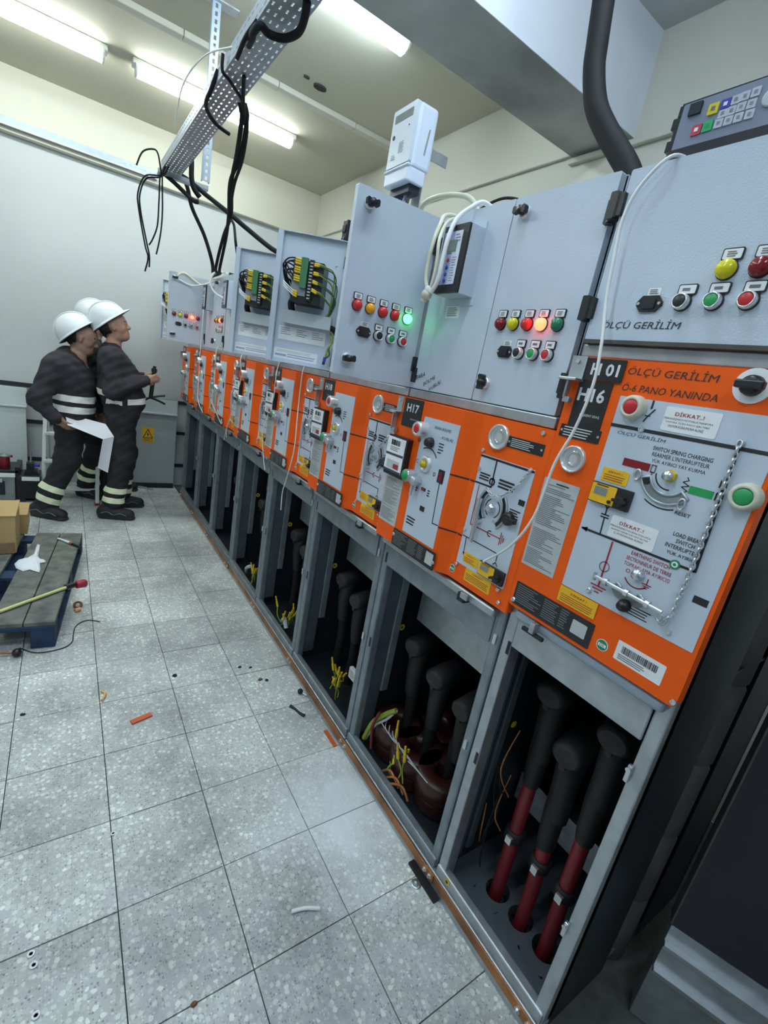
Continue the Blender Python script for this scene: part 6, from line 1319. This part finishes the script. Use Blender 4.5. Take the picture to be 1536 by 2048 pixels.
# ------------------------------------------------------------------ small litter on the floor
def litter(name,label,cat,fn,at):
    m=MB(); fn(m); return tag(m.build(name,off=(*at,0)),label,cat,'litter on the floor')
litter('plastic_strip','flat orange plastic strip lying on a floor tile','scrap',lambda m: m.T.__imatmul__(1) if False else m.add([(.212,1.815,.001),(.292,1.838,.001),(.297,1.815,.001),(.217,1.792,.001),(.212,1.815,.008),(.292,1.838,.008),(.297,1.815,.008),(.217,1.792,.008)],[(0,3,2,1),(4,5,6,7),(0,1,5,4),(1,2,6,5),(2,3,7,6),(3,0,4,7)],'orange_scrap'),(.25,1.815))
litter('peel','curled pale orange peel on a tile joint','scrap',lambda m: m.tube([(.122,2.05,.004),(.132,2.03,.007),(.13,2.01,.007),(.118,1.985,.004)],.006,'orange_peel',6,4),(.125,2.02))
litter('plastic_tube','short white plastic tube on the floor at the lower centre','scrap',lambda m: m.tube([(.546,.838,.006),(.585,.829,.006),(.625,.808,.006)],.0055,'cable_white',10,4),(.585,.83))
for (x,y),lb in zip(((-.087,1.047),(-.08,1.017),(-.071,.903)),('upper of two white washers at the left edge','lower of two white washers at the left edge','white washer at the lower left corner')):
    litter('washer',lb,'washer',lambda m: m.lathe([(.0045,.0005),(.009,.0005),(.009,.0025),(.0045,.0025),(.0045,.0005)],(x,y,0),(0,0,1),'label_white',18),(x,y))
litter('washer','white washer on a tile joint in mid floor','washer',lambda m: m.lathe([(.004,.0005),(.008,.0005),(.008,.0025),(.004,.0025),(.004,.0005)],(.115,1.313,0),(0,0,1),'label_white',18),(.115,1.313))
def chunk(s,mt,seed):
    r=random.Random(seed)
    def fn(m,x=0,y=0):
        n=7; lo=[(x+s*(.7+.5*r.random())*math.cos(2*math.pi*i/n),y+s*(.7+.5*r.random())*.7*math.sin(2*math.pi*i/n),.0005) for i in range(n)]
        hi=[(x+(a-x)*.6,y+(b-y)*.6,s*(.5+.3*r.random())) for a,b,_ in lo]
        m.add(lo+hi,[tuple(range(n-1,-1,-1)),tuple(range(n,2*n))]+[(i,(i+1)%n,n+(i+1)%n,n+i) for i in range(n)],mt)
    return fn
for i,(x,y,s,mt,lb) in enumerate(((-.159,2.001,.010,'debris_dark','black crumb on the floor at the left'),(.43,2.062,.014,'debris_dark','dark lump beside the orange strip, towards the cubicles'),(.805,1.899,.012,'debris_brown','brown crumb on the floor near the H18 cubicle'),(.835,1.885,.012,'debris_dark','black crumb next to the brown crumb near the H18 cubicle'),(.741,2.029,.011,'debris_dark','left dark crumb of the pair near the H19 cubicle'),(.79,2.01,.010,'debris_dark','right dark crumb of the pair near the H19 cubicle'),(.252,.756,.010,'debris_brown','brown leaf-like crumb at the bottom of the floor'),(.655,5.40,.03,'rag_grey','grey rubble lump by the hazard sign panel'),(.735,5.27,.035,'rag_grey','grey stone lump beside the workers boots'))):
    f=chunk(s,mt,i); litter('stone_chip',lb,'debris',lambda m: f(m,x,y),(x,y))
litter('metal_scrap','bone-shaped dark metal scrap on the floor by the H18 cubicle','scrap',lambda m: m.tube([(.875,1.665,.004),(.89,1.635,.003),(.898,1.605,.003),(.912,1.580,.004)],lambda q:.009-.012*q*(1-q),'debris_dark',7,4),(.89,1.62))
litter('rubber_ball','black rubber ball with a screw at the foot of the copper bar','scrap',lambda m: m.ball((.955,1.735,.014),.014,'rubber',12).cyl((.965,1.72,.010),(.975,1.70,.008),.005,'bright_zinc',n=8),(.955,1.735))
litter('plastic_strip','orange plastic strip on the floor against the copper bar','scrap',lambda m: m.box(.955,.972,1.36,1.46,.001,.006,'orange_scrap'),(.963,1.41))
litter('eye_bolt','steel eye bolt with washer on the floor at the copper bar','bolt',lambda m: m.lathe([(.006,.001),(.017,.001),(.017,.003),(.006,.003),(.006,.001)],(.945,.735,0),(0,0,1),'bright_zinc',20).lathe([(.008,.003),(.008,.011),(0,.012)],(.945,.735,0),(0,0,1),'galvanised',10),(.945,.735))
litter('rubber_strip','black rubber strip under the floor channel edge','scrap',lambda m: m.box(.960,.982,.66,.80,.001,.012,'rubber'),(.97,.73))
litter('tool_handle','grey hand tool with a pale shaft by the far wall','tool',lambda m: m.cyl((.60,5.36,.012),(.70,5.30,.012),.008,'bright_zinc').cyl((.55,5.40,.014),(.60,5.36,.014),.013,'debris_dark'),(.62,5.35))
# ------------------------------------------------------------------ the dark gap and loose panel right of the tall cubicle
t=thing('loose_panel','large dark cover panel standing on galvanised steel channels at the right edge','panel',(1.35,.05,0))
u=Vector((.365,-.931,0)); T=frame((1.302,.186,0),u)
MB(T).rrect(0,.75,.350,1.30,.004,-.04,0,'dark_panel').build('panel_sheet',t,bevel=.003); MB(T).rrect(-.004,.75,1.30,1.31,.001,-.045,.004,'duct_brown').build('edge_trim',t)
MB(T).rrect(-.004,.0,.350,1.30,.0008,-.045,.002,'duct_brown').build('edge_trim',t)
for b0,b1,h in ((.29,.347,.0),(.205,.285,.012),(.0,.20,.0)):
    MB(T).rrect(0,.75,b0,b1,.003,-.06,h,'galvanised').build('channel',t,bevel=.004)
MB(T).rrect(.0,.75,.196,.208,.002,-.02,.026,'bright_zinc').build('channel_lip',t,bevel=.003); MB(T).rrect(.0,.75,.282,.292,.002,-.02,.018,'bright_zinc').build('channel_lip',t,bevel=.003)
t=thing('cable_pipe','dim brown jointed pipe standing in the dark gap right of the tall cubicle','pipe',(1.42,.34,0))
for z in range(5): MB().lathe([(.055,0),(.062,.01),(.062,.235),(.055,.25)],(1.40,.33,.25*z),(0,0,1),'duct_brown',20).build('pipe_section',t)
